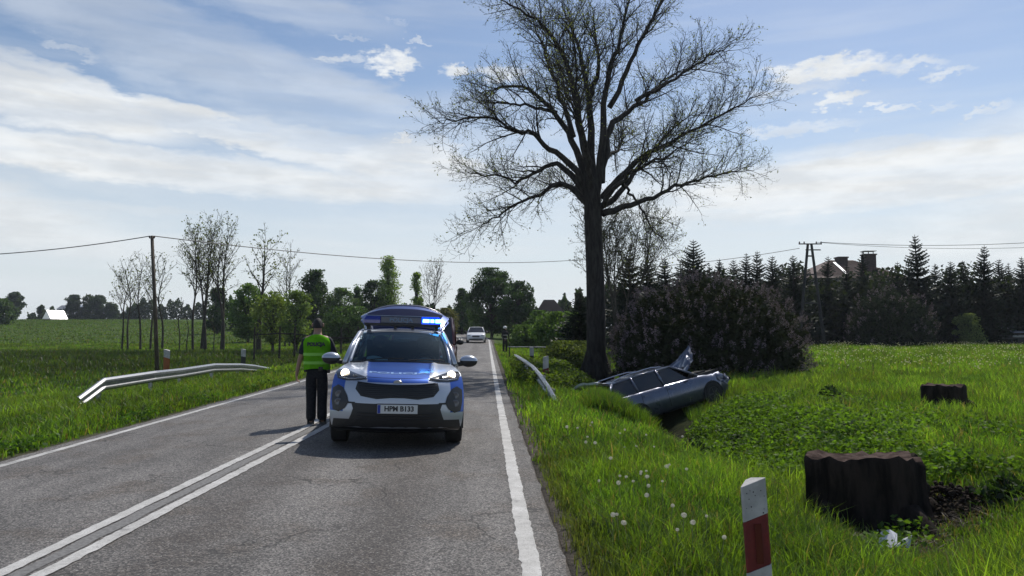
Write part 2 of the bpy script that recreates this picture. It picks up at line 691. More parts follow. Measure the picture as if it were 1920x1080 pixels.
am = bpy.data.materials.new("worn_asphalt")
am.use_nodes = True
t = NT(am.node_tree)
b = t.n['Principled BSDF']
b.inputs['Specular IOR Level'].default_value = .45
oc = t.node('ShaderNodeTexCoord').outputs['Object']
ox, oy, oz = t.sep(oc)
u_ = t.math('ADD', ox, t.math('MULTIPLY', oy, .0345))
long_ = t.xyz(t.math('MULTIPLY', u_, 1.0), t.math('MULTIPLY', oy, .16), 0.0)
nb = t.noise(long_, 1.4, 5, .6)
ns = t.noise(oc, 1.1, 6, .65)
ng = t.noise(oc, 60.0, 5, .85)
vor = t.node('ShaderNodeTexVoronoi')
t.l.new(oc, vor.inputs['Vector'])
vor.inputs['Scale'].default_value = 120.0
c0 = t.mix(t.ramp(nb, .32, .68), (.082, .078, .075), (.158, .152, .147))
c1 = t.mix(t.math('MULTIPLY', t.ramp(ns, .48, .68), .75), c0, (.082, .068, .056))
# worn, darker band where the wheels run
wt1 = t.math('ABSOLUTE', t.math('ADD', u_, .85))
wt2 = t.math('ABSOLUTE', t.math('ADD', u_, 2.25))
wband = t.math('MAXIMUM', t.ramp(wt1, .5, .05), t.ramp(wt2, .5, .05))
c1 = t.mix(t.math('MULTIPLY', wband, t.ramp(ns, .3, .6, .35, .75)), c1, (.060, .052, .047))
grain = t.mix(t.ramp(ng, .36, .64), (.42, .42, .43), (1.45, 1.42, 1.40))
c2 = t.mix(1.0, c1, grain, 'MULTIPLY')
vor.inputs['Scale'].default_value = 85.0
cell = t.sep(vor.outputs['Color'])[0]
c3 = t.mix(1.0, c2, t.mix(t.ramp(cell, .25, .85), (.50, .50, .51), (1.75, 1.72, 1.66)), 'MULTIPLY')
c3 = t.mix(t.ramp(cell, .93, .99, 0, .55), c3, (.34, .33, .31))
# cracks
vc = t.node('ShaderNodeTexVoronoi', feature='DISTANCE_TO_EDGE')
mp = t.node('ShaderNodeVectorMath', operation='ADD')
t.l.new(oc, mp.inputs[0])
nv = t.node('ShaderNodeTexNoise')
nv.inputs['Scale'].default_value = 1.7
nv.inputs['Detail'].default_value = 5
t.l.new(oc, nv.inputs['Vector'])
sc = t.node('ShaderNodeVectorMath', operation='SCALE')
t.l.new(nv.outputs['Color'], sc.inputs[0])
sc.inputs['Scale'].default_value = 1.3
t.l.new(sc.outputs[0], mp.inputs[1])
t.l.new(mp.outputs[0], vc.inputs['Vector'])
vc.inputs['Scale'].default_value = .42
crk = t.math('MULTIPLY', t.ramp(vc.outputs['Distance'], .011, .002), t.ramp(ns, .40, .56, 0, .8))
c4 = t.mix(crk, c3, (.022, .021, .020))
t.l.new(c4, b.inputs['Base Color'])
t.put(b.inputs['Roughness'], t.ramp(ng, .3, .7, .62, .86))
bp = t.node('ShaderNodeBump')
bp.inputs['Strength'].default_value = .9
bp.inputs['Distance'].default_value = .008
t.l.new(t.math('SUBTRACT', ng, t.math('MULTIPLY', crk, .8)), bp.inputs['Height'])
t.l.new(bp.outputs[0], b.inputs['Normal'])
ribbon('road', lambda y: [-6.37, -6.2, -4.6, -3.1, -1.6, 0, .25], am, 0.0, -8, 165, .25, rag=.022)

pm = bpy.data.materials.new("worn_white_marking")
pm.use_nodes = True
t = NT(pm.node_tree)
b = t.n['Principled BSDF']
b.inputs['Roughness'].default_value = .7
oc = t.node('ShaderNodeTexCoord').outputs['Object']
n_a = t.noise(oc, 70.0, 4, .75)
n_b = t.noise(oc, 3.4, 7, .75)
wear = t.math('MAXIMUM', t.ramp(n_a, .53, .64, 0, .8), t.ramp(n_b, .56, .70, 0, .85))
cc = t.mix(t.ramp(n_b, .3, .6), (.58, .57, .55), (.42, .41, .39))
t.l.new(t.mix(wear, cc, (.15, .145, .14)), b.inputs['Base Color'])
bp = t.node('ShaderNodeBump')
bp.inputs['Strength'].default_value = .5
bp.inputs['Distance'].default_value = .006
t.l.new(n_a, bp.inputs['Height'])
t.l.new(bp.outputs[0], b.inputs['Normal'])
om = mat('old_faded_marking', (.20, .195, .19), .8, vary=.35, vscale=30, bump=.5, bscale=90)
ribbon('edge_line', lambda y: [-.068, .068], pm, .004, -6, 160, .07, rag=.004)
ribbon('edge_line', lambda y: [-6.20, -6.08], pm, .004, -6, 160, .07, rag=.004)
ribbon('centre_line', lambda y: [uc(y) - .205, uc(y) - .09], pm, .008, -6, 150, .07, rag=.004)
ribbon('centre_line', lambda y: [uc(y) + .09, uc(y) + .205], pm, .008, -6, 150, .07, rag=.004)
ribbon('faded_centre_line', lambda y: [uc(y) - .075, uc(y) + .05], om, .004, -6, 60, .25, rag=.015)
grv = mat('gravel_edge', (.15, .135, .12), .95, vary=.55, vscale=55, bump=1.0, bscale=70)


def strip(name, u0, u1, y0, y1, seed, side):
    r = np.random.default_rng(seed)
    ys = np.arange(y0, y1, .12)
    ph = r.random(4) * 6
    rows = []
    for y in ys:
        w = .55 + .25 * math.sin(y * 1.1 + ph[0]) + .2 * math.sin(y * 2.9 + ph[1]) + .12 * math.sin(y * 9.1 + ph[2])
        us = np.array([u0, u0 + (u1 - u0) * .4 * w, u0 + (u1 - u0) * w])
        xs = us + xr(y)
        zs = gz(xs, np.full(3, y))
        zs[0] = road_z(xs[0], y) - .012
        zs[1] = road_z(xs[1], y) - .022
        zs[2] = zs[2] - .01
        rows.append(np.stack([xs, np.full(3, y), zs], -1))
    v = np.array(rows)
    n = len(v)
    ii = np.arange(n * 3).reshape(n, 3)
    q = np.stack([ii[:-1, :-1], ii[:-1, 1:], ii[1:, 1:], ii[1:, :-1]], -1).reshape(-1, 4)
    return tag(np_mesh(name, v.reshape(-1, 3), q, grv, smooth=True), kind='structure')


strip('gravel_verge', .20, .62, -3, 70, 1, 1)
strip('gravel_verge', -6.32, -6.75, -3, 70, 2, -1)
# ------------------------------------------------------------------ grass and weeds
GRASS = leaf_mat('grass_blades', trans=.55, gloss=.035, rough=.5)
LILAC = leaf_mat('lilac_leaves', trans=.14, gloss=.02, rough=.6)
DENSE = leaf_mat('dense_leaves', trans=.42, gloss=.03, rough=.55)
LEAF = leaf_mat('soft_leaves', trans=.50, gloss=.022, rough=.6)
NEEDLE = leaf_mat('needles', trans=.12, gloss=.03, rough=.5)


def in_view(X, Y, margin=.22):
    return (np.abs(X) < (.686 + margin) * Y + 1.5)


def blades(name, X, Y, h, w, col, lean=.45, dz=0.0):
    n = len(X)
    Z = gz(X, Y) + dz
    a = rng.random(n) * 2 * np.pi            # lean direction
    f = rng.random(n) * np.pi                # facing
    L = h * lean * (.2 + rng.random(n))
    bx, by = np.cos(f) * w / 2, np.sin(f) * w / 2
    lx, ly = np.cos(a) * L, np.sin(a) * L
    base = np.stack([X, Y, Z - .02], -1)
    v = np.empty((n, 5, 3), np.float32)
    side = np.stack([bx, by, np.zeros(n)], -1)
    v[:, 0] = base - side
    v[:, 1] = base + side
    mid = base + np.stack([lx * .3, ly * .3, h * .6 + .02], -1)
    v[:, 2] = mid + side * .75
    v[:, 3] = mid - side * .75
    v[:, 4] = base + np.stack([lx, ly, h * (1 - .25 * np.minimum(1, L / np.maximum(h, .01))) + .02], -1)
    i0 = np.arange(n)[:, None] * 5
    f3 = np.stack([i0 + [0, 1, 2], i0 + [0, 2, 3], i0 + [3, 2, 4]], 1).reshape(-1, 3)
    c = np.repeat(col[:, None, :], 5, 1)
    return tag(np_mesh(name, v.reshape(-1, 3), f3, GRASS, col=c.reshape(-1, 3)), kind='stuff')


def grass_color(X, Y, bright=1.0):
    n = len(X)
    g = clay(X, Y) + rng.normal(0, .16, n)
    g = np.clip(g, 0, 1)[:, None]
    c = np.array([.055, .125, .011]) * (1 - g) + np.array([.150, .235, .024]) * g
    dry = (rng.random(n) < .08)[:, None]
    c = np.where(dry, np.array([.17, .14, .055]), c)
    patch = .5 + .5 * np.sin(X * .55 + 1.9 * np.sin(Y * .33 + .6)) * np.sin(Y * .71 + 1.3 * np.sin(X * .9))
    patch = patch * .6 + .4 * (.5 + .5 * np.sin(X * 3.3 + 2 * np.sin(Y * 2.7)) * np.sin(Y * 3.9 + X))
    dull = np.clip(1.5 * patch - .35, 0, 1)[:, None]
    c = c * (.82 + .78 * dull) + np.array([.016, .010, .003]) * (1 - dull) * .5
    return c * bright * (.62 + .76 * rng.random(n))[:, None]


def sample(n, y0, y1, u0, u1, power=1.0, left=False):
    """random places right (or left) of the road, denser nearby"""
    Y = y0 + (y1 - y0) * rng.random(n) ** power
    U = u0 + (u1 - u0) * rng.random(n)
    if left:
        X = xr(Y) - 6.37 - U
    else:
        X = xr(Y) + U
    k = in_view(X, Y)
    return X[k], Y[k], U[k]


def tufted(n, y0, y1, u0, u1, power, left=False, per=16, r=.075):
    """blades in tufts: every tuft has its own height and tint"""
    X, Y, U = sample(n // per, y0, y1, u0, u1, power, left)
    m = len(X)
    h = .55 + .75 * rng.random(m) ** 1.6 + .5 * (rng.random(m) < .10)
    tint = np.clip(rng.normal(1, .22, m), .45, 1.5)
    X = np.repeat(X, per) + rng.normal(0, r, m * per) * np.repeat(.6 + .8 * rng.random(m), per)
    Y = np.repeat(Y, per) + rng.normal(0, r, m * per)
    U = (X - xr(Y)) if not left else (xr(Y) - 6.37 - X)
    return X, Y, U, np.repeat(h, per), np.repeat(tint, per)[:, None]


def near_wreck(X, Y):
    """bare ditch bed, its shade painted into the ground colour, and flattened grass round the car"""
    return (np.abs((X - 4.1 - .12 * (Y - 19))) < .45) & (Y > 15.5) & (Y < 22)


_sf = hit(1620, 1000)
STUMP = (PX(1620, _sf.y + .5), _sf.y + .5)
S1, S2 = hit(1800, 950), hit(1690, 1035)
print('stump', STUMP, S1, S2)


def clear_stump(X, Y):
    return ((X - STUMP[0]) / .70) ** 2 + ((Y - STUMP[1]) / .64) ** 2 > 1


# close verge
X, Y, U, th, tt = tufted(330000, 2.2, 9.7, .34, 9.5, 1.25, per=18, r=.055)
k = clear_stump(X, Y) & (U > .27) & ((U > .60) | (rng.random(len(U)) < (U - .24) / .36))
X, Y, U, th, tt = X[k], Y[k], U[k], th[k], tt[k]
hh = th * (.09 + .22 * clay(X, Y) * rng.random(len(X)) + .07 * rng.random(len(X))) * np.clip(.35 + U * .75, .35, 1.05)
soilmask = np.exp(-(((X - S1.x) / .75) ** 2 + ((Y - S1.y) / .85) ** 2)) + np.exp(-(((X - S2.x) / .42) ** 2 + ((Y - S2.y) / .40) ** 2)) * .9 + .8 * np.exp(-(((X - STUMP[0]) / .85) ** 2 + ((Y - STUMP[1] + .5) / .5) ** 2))
hh = hh * (1 - .72 * np.clip(np.exp(-(((X - S2.x + .08) / .5) ** 2 + ((Y - S2.y + .35) / .5) ** 2)) + np.exp(-(((X - STUMP[0] + .05) / .7) ** 2 + ((Y - STUMP[1] + .85) / .4) ** 2)), 0, 1))
k = rng.random(len(X)) > soilmask * .9
X, Y, U, hh, tt = X[k], Y[k], U[k], hh[k], tt[k]
edge = (1 - smooth(.3, .75, U))[:, None] * .7
cg = grass_color(X, Y) * tt
cg = cg * (1 - edge) + np.array([.085, .085, .028]) * tt * edge
blades('verge_grass', X, Y, hh, .0060 + .005 * rng.random(len(X)), cg, .7)
# middle distance, right
X, Y, U, th, tt = tufted(230000, 9.2, 26, .36, 22, 1.2, per=14, r=.10)
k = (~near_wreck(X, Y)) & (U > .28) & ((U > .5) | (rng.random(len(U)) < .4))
X, Y, U, th, tt = X[k], Y[k], U[k], th[k], tt[k]
hh = th * (.10 + .26 * clay(X, Y) * rng.random(len(X)) + .08 * rng.random(len(X))) * np.clip(.4 + U * .7, .4, 1.0)
blades('bank_grass', X, Y, hh, .012 + .008 * rng.random(len(X)), grass_color(X, Y) * tt, .65)
# right field to the spruces
X, Y, U = sample(150000, 25, 66, .4, 56, 1.15)
hh = .12 + .22 * clay(X, Y) * rng.random(len(X)) + .08 * rng.random(len(X))
blades('field_grass', X, Y, hh, .03 + .02 * rng.random(len(X)), grass_color(X, Y), .6)
# left verge and bank
X, Y, U, th, tt = tufted(190000, 6.5, 26, .22, 9, 1.1, True, per=14, r=.10)
k = (U > .16) & ((U > .4) | (rng.random(len(U)) < .45))
X, Y, U, th, tt = X[k], Y[k], U[k], th[k], tt[k]
hh = th * (.09 + .22 * clay(X, Y) * rng.random(len(X)) + .08 * rng.random(len(X))) * np.clip(.4 + U * .7, .4, 1.05)
blades('verge_grass', X, Y, hh, .014 + .010 * rng.random(len(X)), grass_color(X, Y) * tt * .9, .6)
# low meadow on the left, with sedge
X, Y, U = sample(110000, 24, 78, .3, 55, 1.1, True)
sed = smooth(28, 42, Y) * (1 - smooth(60, 68, Y)) * (U > 4.5)
hh = .10 + .22 * clay(X, Y) * rng.random(len(X)) + .30 * sed * rng.random(len(X))
c = grass_color(X, Y) * (.8 - .45 * sed)[:, None]
blades('meadow_grass', X, Y, hh, .04 + .03 * rng.random(len(X)), c, .6)
# far crop field on the hill, coarse tufts
X, Y, U = sample(60000, 76, 222, 1, 150, 1.2, True)
hh = .10 + .10 * rng.random(len(X))
blades('hill_crop', X, Y, hh, .10 + .08 * rng.random(len(X)), grass_color(X, Y) * .6, .5)


def leaf_quads(ctr, size, col, up=0.3, flat=False):
    """diamond leaves: ctr (n,3), size (n), col (n,3)"""
    n = len(ctr)
    d = rng.normal(size=(n, 3))
    if flat:
        d[:, 2] *= .35
    d /= np.linalg.norm(d, axis=1)[:, None]
    e = rng.normal(size=(n, 3))
    e -= d * (e * d).sum(1)[:, None]
    e /= np.linalg.norm(e, axis=1)[:, None]
    nrm = np.cross(d, e)
    s = size[:, None]
    v = np.empty((n, 4, 3), np.float32)
    v[:, 0] = ctr - d * s * .5
    v[:, 1] = ctr + e * s * .32 + nrm * s * .1
    v[:, 2] = ctr + d * s * .5
    v[:, 3] = ctr - e * s * .32 + nrm * s * .1
    f = np.arange(n * 4).reshape(n, 4)
    return v.reshape(-1, 3), f, np.repeat(col, 4, 0)


def weeds(name, X, Y, height, nl, size, base, var=.35):
    """leafy herbs: several leaf whorls on each stem"""
    n = len(X)
    Z = gz(X, Y)
    t = rng.random((n, nl))
    h = height * (.5 + .7 * rng.random(n))
    r = (.07 + .10 * rng.random((n, nl))) * (1.15 - t * .6)
    a = rng.random((n, nl)) * 2 * np.pi
    ctr = np.stack([X[:, None] + np.cos(a) * r, Y[:, None] + np.sin(a) * r, Z[:, None] + h[:, None] * (.15 + .85 * t)], -1).reshape(-1, 3)
    sz = (size * (.6 + .8 * rng.random(n * nl)))
    col = np.array(base) * (1 - var + 2 * var * rng.random((n * nl, 1))) * np.repeat(.7 + .6 * rng.random((n, 1)), nl, 0)
    v, f, c = leaf_quads(ctr, sz, col, flat=True)
    return tag(np_mesh(name, v, f, LEAF, col=c), kind='stuff')


# nettles and ground elder on the far bank of the ditch
X, Y, U = sample(9000, 8.5, 21, 3.6, 8.5, 1.0)
k = ((clay(X * 1.2, Y * 1.1) > .42) | (U < 5.2)) & ((~near_wreck(X, Y)) | (U > 4.35)) & ((Y < 17.6) | (X / Y * FPX < 260)) & (rng.random(len(X)) < np.exp(-((U - 5.2) / 1.7) ** 2))
weeds('nettle_bank', X[k], Y[k], .30, 18, .065, (.095, .175, .018))
X, Y, U = sample(3000, 3.2, 9.5, 2.0, 8.0, 1.0)
k = (clay(X * 1.3 + 4, Y * 1.2) > .55) & clear_stump(X, Y)
weeds('verge_weeds', X[k], Y[k], .20, 14, .055, (.090, .165, .020))
X, Y, U = sample(2600, 21, 34, .8, 3.2, 1.0)
weeds('roadside_weeds', X, Y, .45, 14, .10, (.085, .130, .020))
X, Y, U = sample(1500, 7, 24, .25, 4, 1.0, True)
k = clay(X * 1.1 + 2, Y) > .5
weeds('verge_weeds', X[k], Y[k], .18, 12, .07, (.06, .13, .018))
# long grass on the lip of the ditch in front of the wreck
n = 9000
Y = 15.6 + 3.4 * rng.random(n)
X = (Y / FPX) * (1105 + 110 * rng.random(n) - 960) + rng.normal(0, .1, n)
blades('ditch_grass', X, Y, .22 + .34 * rng.random(n), .013 + .008 * rng.random(n), grass_color(X, Y) * .75, .55)
# dead straw round the stump and the broken plastic
n = 2600
X = np.concatenate([rng.normal(S1.x, .45, n), rng.normal(S2.x, .28, n // 2)])
Y = np.concatenate([rng.normal(S1.y, .42, n), rng.normal(S2.y, .25, n // 2)])
k = clear_stump(X, Y)
X, Y = X[k], Y[k]
cc = np.array([.10, .082, .05]) * (.4 + 1.0 * rng.random((len(X), 1)))
blades('dry_litter', X, Y, .05 + .07 * rng.random(len(X)), .010 + .01 * rng.random(len(X)), cc, 2.4)
# pale dandelion clocks far out in the field: too many to count
X, Y, U = sample(5200, 26, 64, 8, 56, 1.0)
k = clay(X * .6, Y * .6) > .35
X, Y = X[k], Y[k]
zz = gz(X, Y) + .24 + .14 * rng.random(len(X))
v, f, c = leaf_quads(np.repeat(np.stack([X, Y, zz], -1), 3, 0), np.full(len(X) * 3, .075), np.full((len(X) * 3, 3), .50))
tag(np_mesh('field_flowers', v, f, LEAF, col=c), kind='stuff')

# dandelion clocks on the verge, one by one
STEM = mat('dandelion_stem', (.20, .22, .08), .6)
FLUFF = bpy.data.materials.new('dandelion_fluff')
FLUFF.use_nodes = True
t = NT(FLUFF.node_tree)
t.n.clear()
df, trn, tpn = t.node('ShaderNodeBsdfDiffuse'), t.node('ShaderNodeBsdfTranslucent'), t.node('ShaderNodeOutputMaterial')
df.inputs[0].default_value = (.62, .60, .54, 1)
trn.inputs[0].default_value = (.70, .68, .60, 1)
mx = t.node('ShaderNodeMixShader')
t.l.new(df.outputs[0], mx.inputs[1])
t.l.new(trn.outputs[0], mx.inputs[2])
t.l.new(mx.outputs[0], tpn.inputs[0])
clocks = [(1114, 792), (1108, 797), (1067, 800), (1083, 803), (1171, 805), (1161, 812), (1097, 819), (1095, 829), (1122, 831), (1141, 858), (1177, 839), (1188, 836), (1224, 838),
          (1216, 816), (1129, 902), (1160, 893), (1170, 894), (1189, 901), (1166, 906), (1196, 884), (1204, 889), (1213, 882), (1215, 893), (1249, 871), (1256, 875), (1241, 904),
          (1223, 912), (1220, 929), (1255, 946), (1279, 967), (1273, 993), (1297, 978), (1325, 970), (1149, 966), (1161, 965), (1349, 1006), (1179, 979), (1278, 816), (1292, 879)]


def fluff_mesh():
    m = MB()
    r = random.Random(3)
    m.ell((0, 0, 0), (.007, .007, .006), 6, 4)
    for i in range(70):
        z = 1 - 2 * (i + .5) / 70
        th = i * 2.399963
        d = Vector((math.cos(th) * math.sqrt(1 - z * z), math.sin(th) * math.sqrt(1 - z * z), z))
        a = d.orthogonal().normalized() * .0042
        b_ = d.cross(a).normalized() * .0042
        p = d * .021
        m.add([d * .005, p + a * .25, p - a * .25], [(0, 1, 2)])
        m.add([p + a + d * .003, p + b_ + d * .003, p - a + d * .003, p - b_ + d * .003], [(0, 1, 2, 3)])
    return m


fl0 = None
for i, (cx, cy) in enumerate(clocks):
    # stand it where its head shows at that height above the grass
    h = .26 + .08 * random.random()
    d = 12.0
    for _ in range(12):
        p = P(cx, cy, d)
        err = p.z - (gzf(p.x, d) + h)
        d *= 1 + err * .5
        d = min(max(d, 3.5), 20)
    p = P(cx, cy, d)
    g0 = gzf(p.x, d)
    t_ = thing('dandelion_clock', 'white dandelion clock on a thin stem in the right verge grass', 'dandelion', (p.x, d, g0), (0, 0, random.random() * 6), 'dandelion clocks on the right verge')
    lean = (random.uniform(-.04, .04), random.uniform(-.04, .04))
    MB().tube([(0, 0, -.02), (lean[0] * .4, lean[1] * .4, h * .6), (lean[0], lean[1], h)], [.003, .0026, .0022], 5).build('stem', STEM, t_)
    if fl0 is None:
        fl0 = fluff_mesh().build('seed_head', FLUFF, t_, fix=False)
        fl = fl0
    else:
        fl = fl0.copy()
        COL.objects.link(fl)
        fl.parent = t_
    s = random.uniform(.5, .95)
    fl.scale = (s, s, s * random.uniform(.7, 1.0))
    fl.location = (lean[0], lean[1], h)

# ------------------------------------------------------------------ tree builders
BARK = mat('dark_bark', (.050, .045, .041), .95, vary=.5, vscale=9, bump=1.0, bscale=22, stretch=(1, 1, .22), spec=.15)
BARK2 = mat('grey_bark', (.085, .075, .062), .95, vary=.4, vscale=12, bump=.6, bscale=30, spec=.15)


class Tubes:
    """many tapered branches in one numpy mesh"""
    def __init__(self):
        self.items = []

    def add(self, pts, rad, n):
        self.items.append((np.asarray(pts, float), np.asarray(rad, float), n))

    def arrays(self):
        V, F, o = [], [], 0
        for pts, rad, n in self.items:
            m = len(pts)
            tg = np.gradient(pts, axis=0)
            tg /= np.linalg.norm(tg, axis=1)[:, None] + 1e-9
            ref = np.array([.31, .17, .93]) if abs(tg[0][2]) < .8 else np.array([.9, .3, .1])
            a = np.cross(tg, ref)
            a /= np.linalg.norm(a, axis=1)[:, None] + 1e-9
            b_ = np.cross(tg, a)
            th = np.arange(n) * 2 * np.pi / n
            v = pts[:, None] + rad[:, None, None] * (a[:, None] * np.cos(th)[None, :, None] + b_[:, None] * np.sin(th)[None, :, None])
            V.append(v.reshape(-1, 3))
            i = np.arange(m * n).reshape(m, n) + o
            j = np.roll(i, -1, 1)
            F.append(np.stack([i[:-1], j[:-1], j[1:], i[1:]], -1).reshape(-1, 4))
            o += m * n
        return np.concatenate(V), np.concatenate(F)

    def build(self, name, mt, parent=None, smooth_=True):
        v, f = self.arrays()
        return np_mesh(name, v, f, mt, parent, smooth=smooth_)


def rot_about(v, axis, ang):
    axis = axis / (np.linalg.norm(axis) + 1e-9)
    c, s = math.cos(ang), math.sin(ang)
    return v * c + np.cross(axis, v) * s + axis * (axis @ v) * (1 - c)


def resample(pts, n):
    """smooth curve through the points (Catmull-Rom)"""
    p = np.asarray(pts, float)
    q = np.concatenate([[2 * p[0] - p[1]], p, [2 * p[-1] - p[-2]]])
    out = []
    m = len(p) - 1
    for s in np.linspace(0, m - 1e-6, n):
        i = int(s)
        t = s - i
        a, b_, c, d = q[i], q[i + 1], q[i + 2], q[i + 3]
        out.append(.5 * (2 * b_ + (c - a) * t + (2 * a - 5 * b_ + 4 * c - d) * t * t + (3 * b_ - a - 3 * c + d) * t ** 3))
    return np.array(out)


def grow(tb, tips, pts, rad, level, spec, rg, first=.22, thin=.024):
    """side shoots along a branch; spec[level] = (spacing, len0, len1, angle, up, wobble, sides)"""
    if level >= len(spec):
        return
    spacing, l0, l1, ang, up, wob, sides, rmin = spec[level]
    seg = np.linalg.norm(np.diff(pts, axis=0), axis=1)
    L = seg.sum()
    cum = np.concatenate([[0], np.cumsum(seg)])
    n = max(1, int(L / spacing))
    phase = rg.random() * 6.28
    for k in range(n):
        t0 = first if level == 0 else .15
        t = t0 + (1 - t0) * (k + rg.random() * .8) / n
        if t > 1:
            t = 1.0
        s = t * L
        i = min(np.searchsorted(cum, s) - 1, len(pts) - 2)
        i = max(i, 0)
        fr = (s - cum[i]) / max(seg[i], 1e-6)
        p = pts[i] * (1 - fr) + pts[i + 1] * fr
        r = rad[i] * (1 - fr) + rad[i + 1] * fr
        tg = (pts[i + 1] - pts[i]) / max(seg[i], 1e-6)
        perp = np.cross(tg, [.2, .1, 1.0])
        if np.linalg.norm(perp) < .1:
            perp = np.array([1., 0, 0])
        perp = rot_about(perp / np.linalg.norm(perp), tg, phase + k * 2.4 + rg.normal() * .5)
        a = ang * (.7 + .6 * rg.random()) * (1.0 - .35 * (t > .97))
        d = tg * math.cos(a) + perp * math.sin(a)
        d[2] += up * .6
        d /= np.linalg.norm(d)
        ln = (l0 + (l1 - l0) * rg.random()) * (1.1 - .55 * t)
        m = 6 if level == 0 else (5 if level == 1 else 4)
        cp = [p]
        for q in range(m - 1):
            d = d + rg.normal(size=3) * wob
            d[2] += up * .22
            d /= np.linalg.norm(d)
            cp.append(cp[-1] + d * ln / (m - 1))
        cp = np.array(cp)
        r0 = max(min(r * .55, ln * thin), rmin * 1.4)
        cr = np.linspace(r0, rmin, m)
        tb[min(level, len(tb) - 1)].add(cp, cr, sides)
        if level == len(spec) - 1:
            tips.append((cp[-1], cp[-1] - cp[-2]))
            tips.append((cp[-2], cp[-1] - cp[-2]))
        grow(tb, tips, cp, cr, level + 1, spec, rg, first, thin)


def tip_leaves(tips, frac, size, col, rg, per=2, droop=.05):
    pts = np.array([t_[0] for t_ in tips])
    k = rg.random(len(pts)) < frac
    pts = np.repeat(pts[k], per, 0)
    pts = pts + rg.normal(size=pts.shape) * size * .7
    pts[:, 2] -= droop
    c = np.array(col) * (.6 + .8 * rg.random((len(pts), 1)))
    return leaf_quads(pts, size * (.6 + .8 * rg.random(len(pts))), c)


# ------------------------------------------------------------------ the big roadside tree
TD = 30.0
TB = P(1118, 690, TD)
TBz = gzf(TB.x, TD)
big = thing('roadside_tree', 'huge old ash tree just coming into leaf, its black trunk standing behind the wrecked car', 'tree', (TB.x, TD, TBz))


def bt(zx, zy, dy=0.0):
    """point of the big tree, read off an enlargement of the photograph, dy metres nearer or farther"""
    p = P(800 + zx / 1.6357, zy / 1.6357, TD)
    k = (TD + dy) / TD
    return np.array([p.x - TB.x, dy, p.z - TBz])


rg = np.random.default_rng(5)
tr = Tubes()
trunk_pts = resample([np.array([0, 0, -.4]), np.array([0.0, 0, .5]), bt(519, 930), bt(515, 800), bt(511, 700), bt(508, 610), bt(506, 520)], 18)
tr.add(trunk_pts, np.interp(np.linspace(0, 1, 18), [0, .09, .2, .5, .75, .9, 1], [.74, .50, .39, .355, .35, .34, .24]), 20)
for k in range(7):
    a = k * .9 + .3
    d = np.array([math.cos(a), math.sin(a), 0])
    tr.add(np.array([d * 1.15 + [0, 0, -.35], d * .72 + [0, 0, .06], d * .42 + [0, 0, .75], d * .30 + [0, 0, 1.5]]), [.10, .20, .19, .08], 8)
tr.build('trunk', BARK, big)
limbs = [
    # (points, depth offset at the tip, radius at the root)
    ([(492, 625), (440, 578), (395, 570), (345, 605), (300, 628), (240, 665), (190, 700), (140, 740)], -2.0, .17),
    ([(495, 600), (440, 530), (400, 498), (350, 505), (290, 540), (235, 522), (150, 508), (70, 492)], 2.0, .19),
    ([(500, 590), (440, 505), (375, 468), (330, 432), (270, 430), (190, 402), (100, 425), (20, 440)], -3.0, .20),
    ([(498, 560), (455, 440), (400, 340), (345, 268), (270, 225), (190, 228), (130, 250)], 2.5, .22),
    ([(500, 540), (470, 400), (440, 260), (390, 160), (330, 105), (250, 75), (150, 35)], -2.5, .23),
    ([(505, 600), (505, 420), (498, 280), (470, 130), (435, 30), (405, -70)], 1.0, .26),
    ([(520, 590), (540, 440), (548, 270), (588, 140), (615, 20), (640, -80)], -1.0, .25),
    ([(535, 560), (560, 400), (612, 335), (680, 285), (735, 222), (800, 165), (930, 100)], 3.0, .22),
    ([(538, 610), (595, 545), (650, 492), (720, 468), (800, 425), (900, 378), (1015, 325)], -3.0, .21),
    ([(540, 655), (600, 632), (680, 608), (760, 568), (850, 540), (950, 512), (1090, 470)], 1.5, .20),
    ([(540, 630), (605, 582), (655, 505), (705, 450), (760, 380), (850, 300), (990, 270)], 3.5, .18),
    ([(600, 565), (635, 590), (680, 650), (720, 700), (790, 735)], 2.0, .08),
    ([(500, 300), (535, 170), (520, 60), (540, -60)], 2.5, .14),
    ([(450, 420), (400, 240), (350, 60), (310, -70)], 3.0, .15),
    ([(560, 330), (640, 160), (720, 20), (780, -80)], -3.0, .15),
    ([(640, 310), (740, 260), (860, 190), (950, 190)], -1.5, .11),
    ([(400, 345), (310, 330), (220, 330), (110, 330)], -1.0, .10),
    # limbs that reach towards the camera and away from it
    ([(508, 600), (480, 480), (450, 400), (430, 300), (400, 200)], -6.0, .15),
    ([(512, 600), (560, 470), (620, 400), (650, 320), (700, 230)], 6.5, .16),
    ([(505, 540), (480, 350), (440, 180), (440, 50)], 6.0, .14),
    ([(510, 640), (470, 560), (410, 520), (340, 480)], 5.5, .15),
    ([(530, 640), (600, 560), (680, 540), (780, 500)], -5.5, .15),
]
tw = [Tubes(), Tubes(), Tubes()]
tips = []
spec = [(.25, 1.2, 2.8, .66, .20, .15, 5, .0070),
        (.20, .50, 1.20, .70, .24, .18, 4, .0042),
        (.135, .20, .50, .74, .28, .20, 3, .0034)]
for pts, dtip, r0 in limbs:
    m = len(pts)
    P3 = [bt(x, y, dtip * (i / (m - 1)) ** 1.2) for i, (x, y) in enumerate(pts)]
    P3[-1] = P3[-2] + (P3[-1] - P3[-2]) * .55
    c = resample(P3, 22)
    c[1:] += rg.normal(size=c[1:].shape) * .035
    rad = r0 * .70 * (1 - np.linspace(0, 1, 22)) ** 1.25 + .013
    one = Tubes()
    one.add(c, rad, 10)
    one.build('limb', BARK, big)
    droop = pts[-1][1] > pts[len(pts) // 2][1]
    sp = [list(s) for s in spec]
    if droop:
        sp[0][4] = .0
    grow(tw, tips, c, rad, 0, sp, rg, .36, .017)
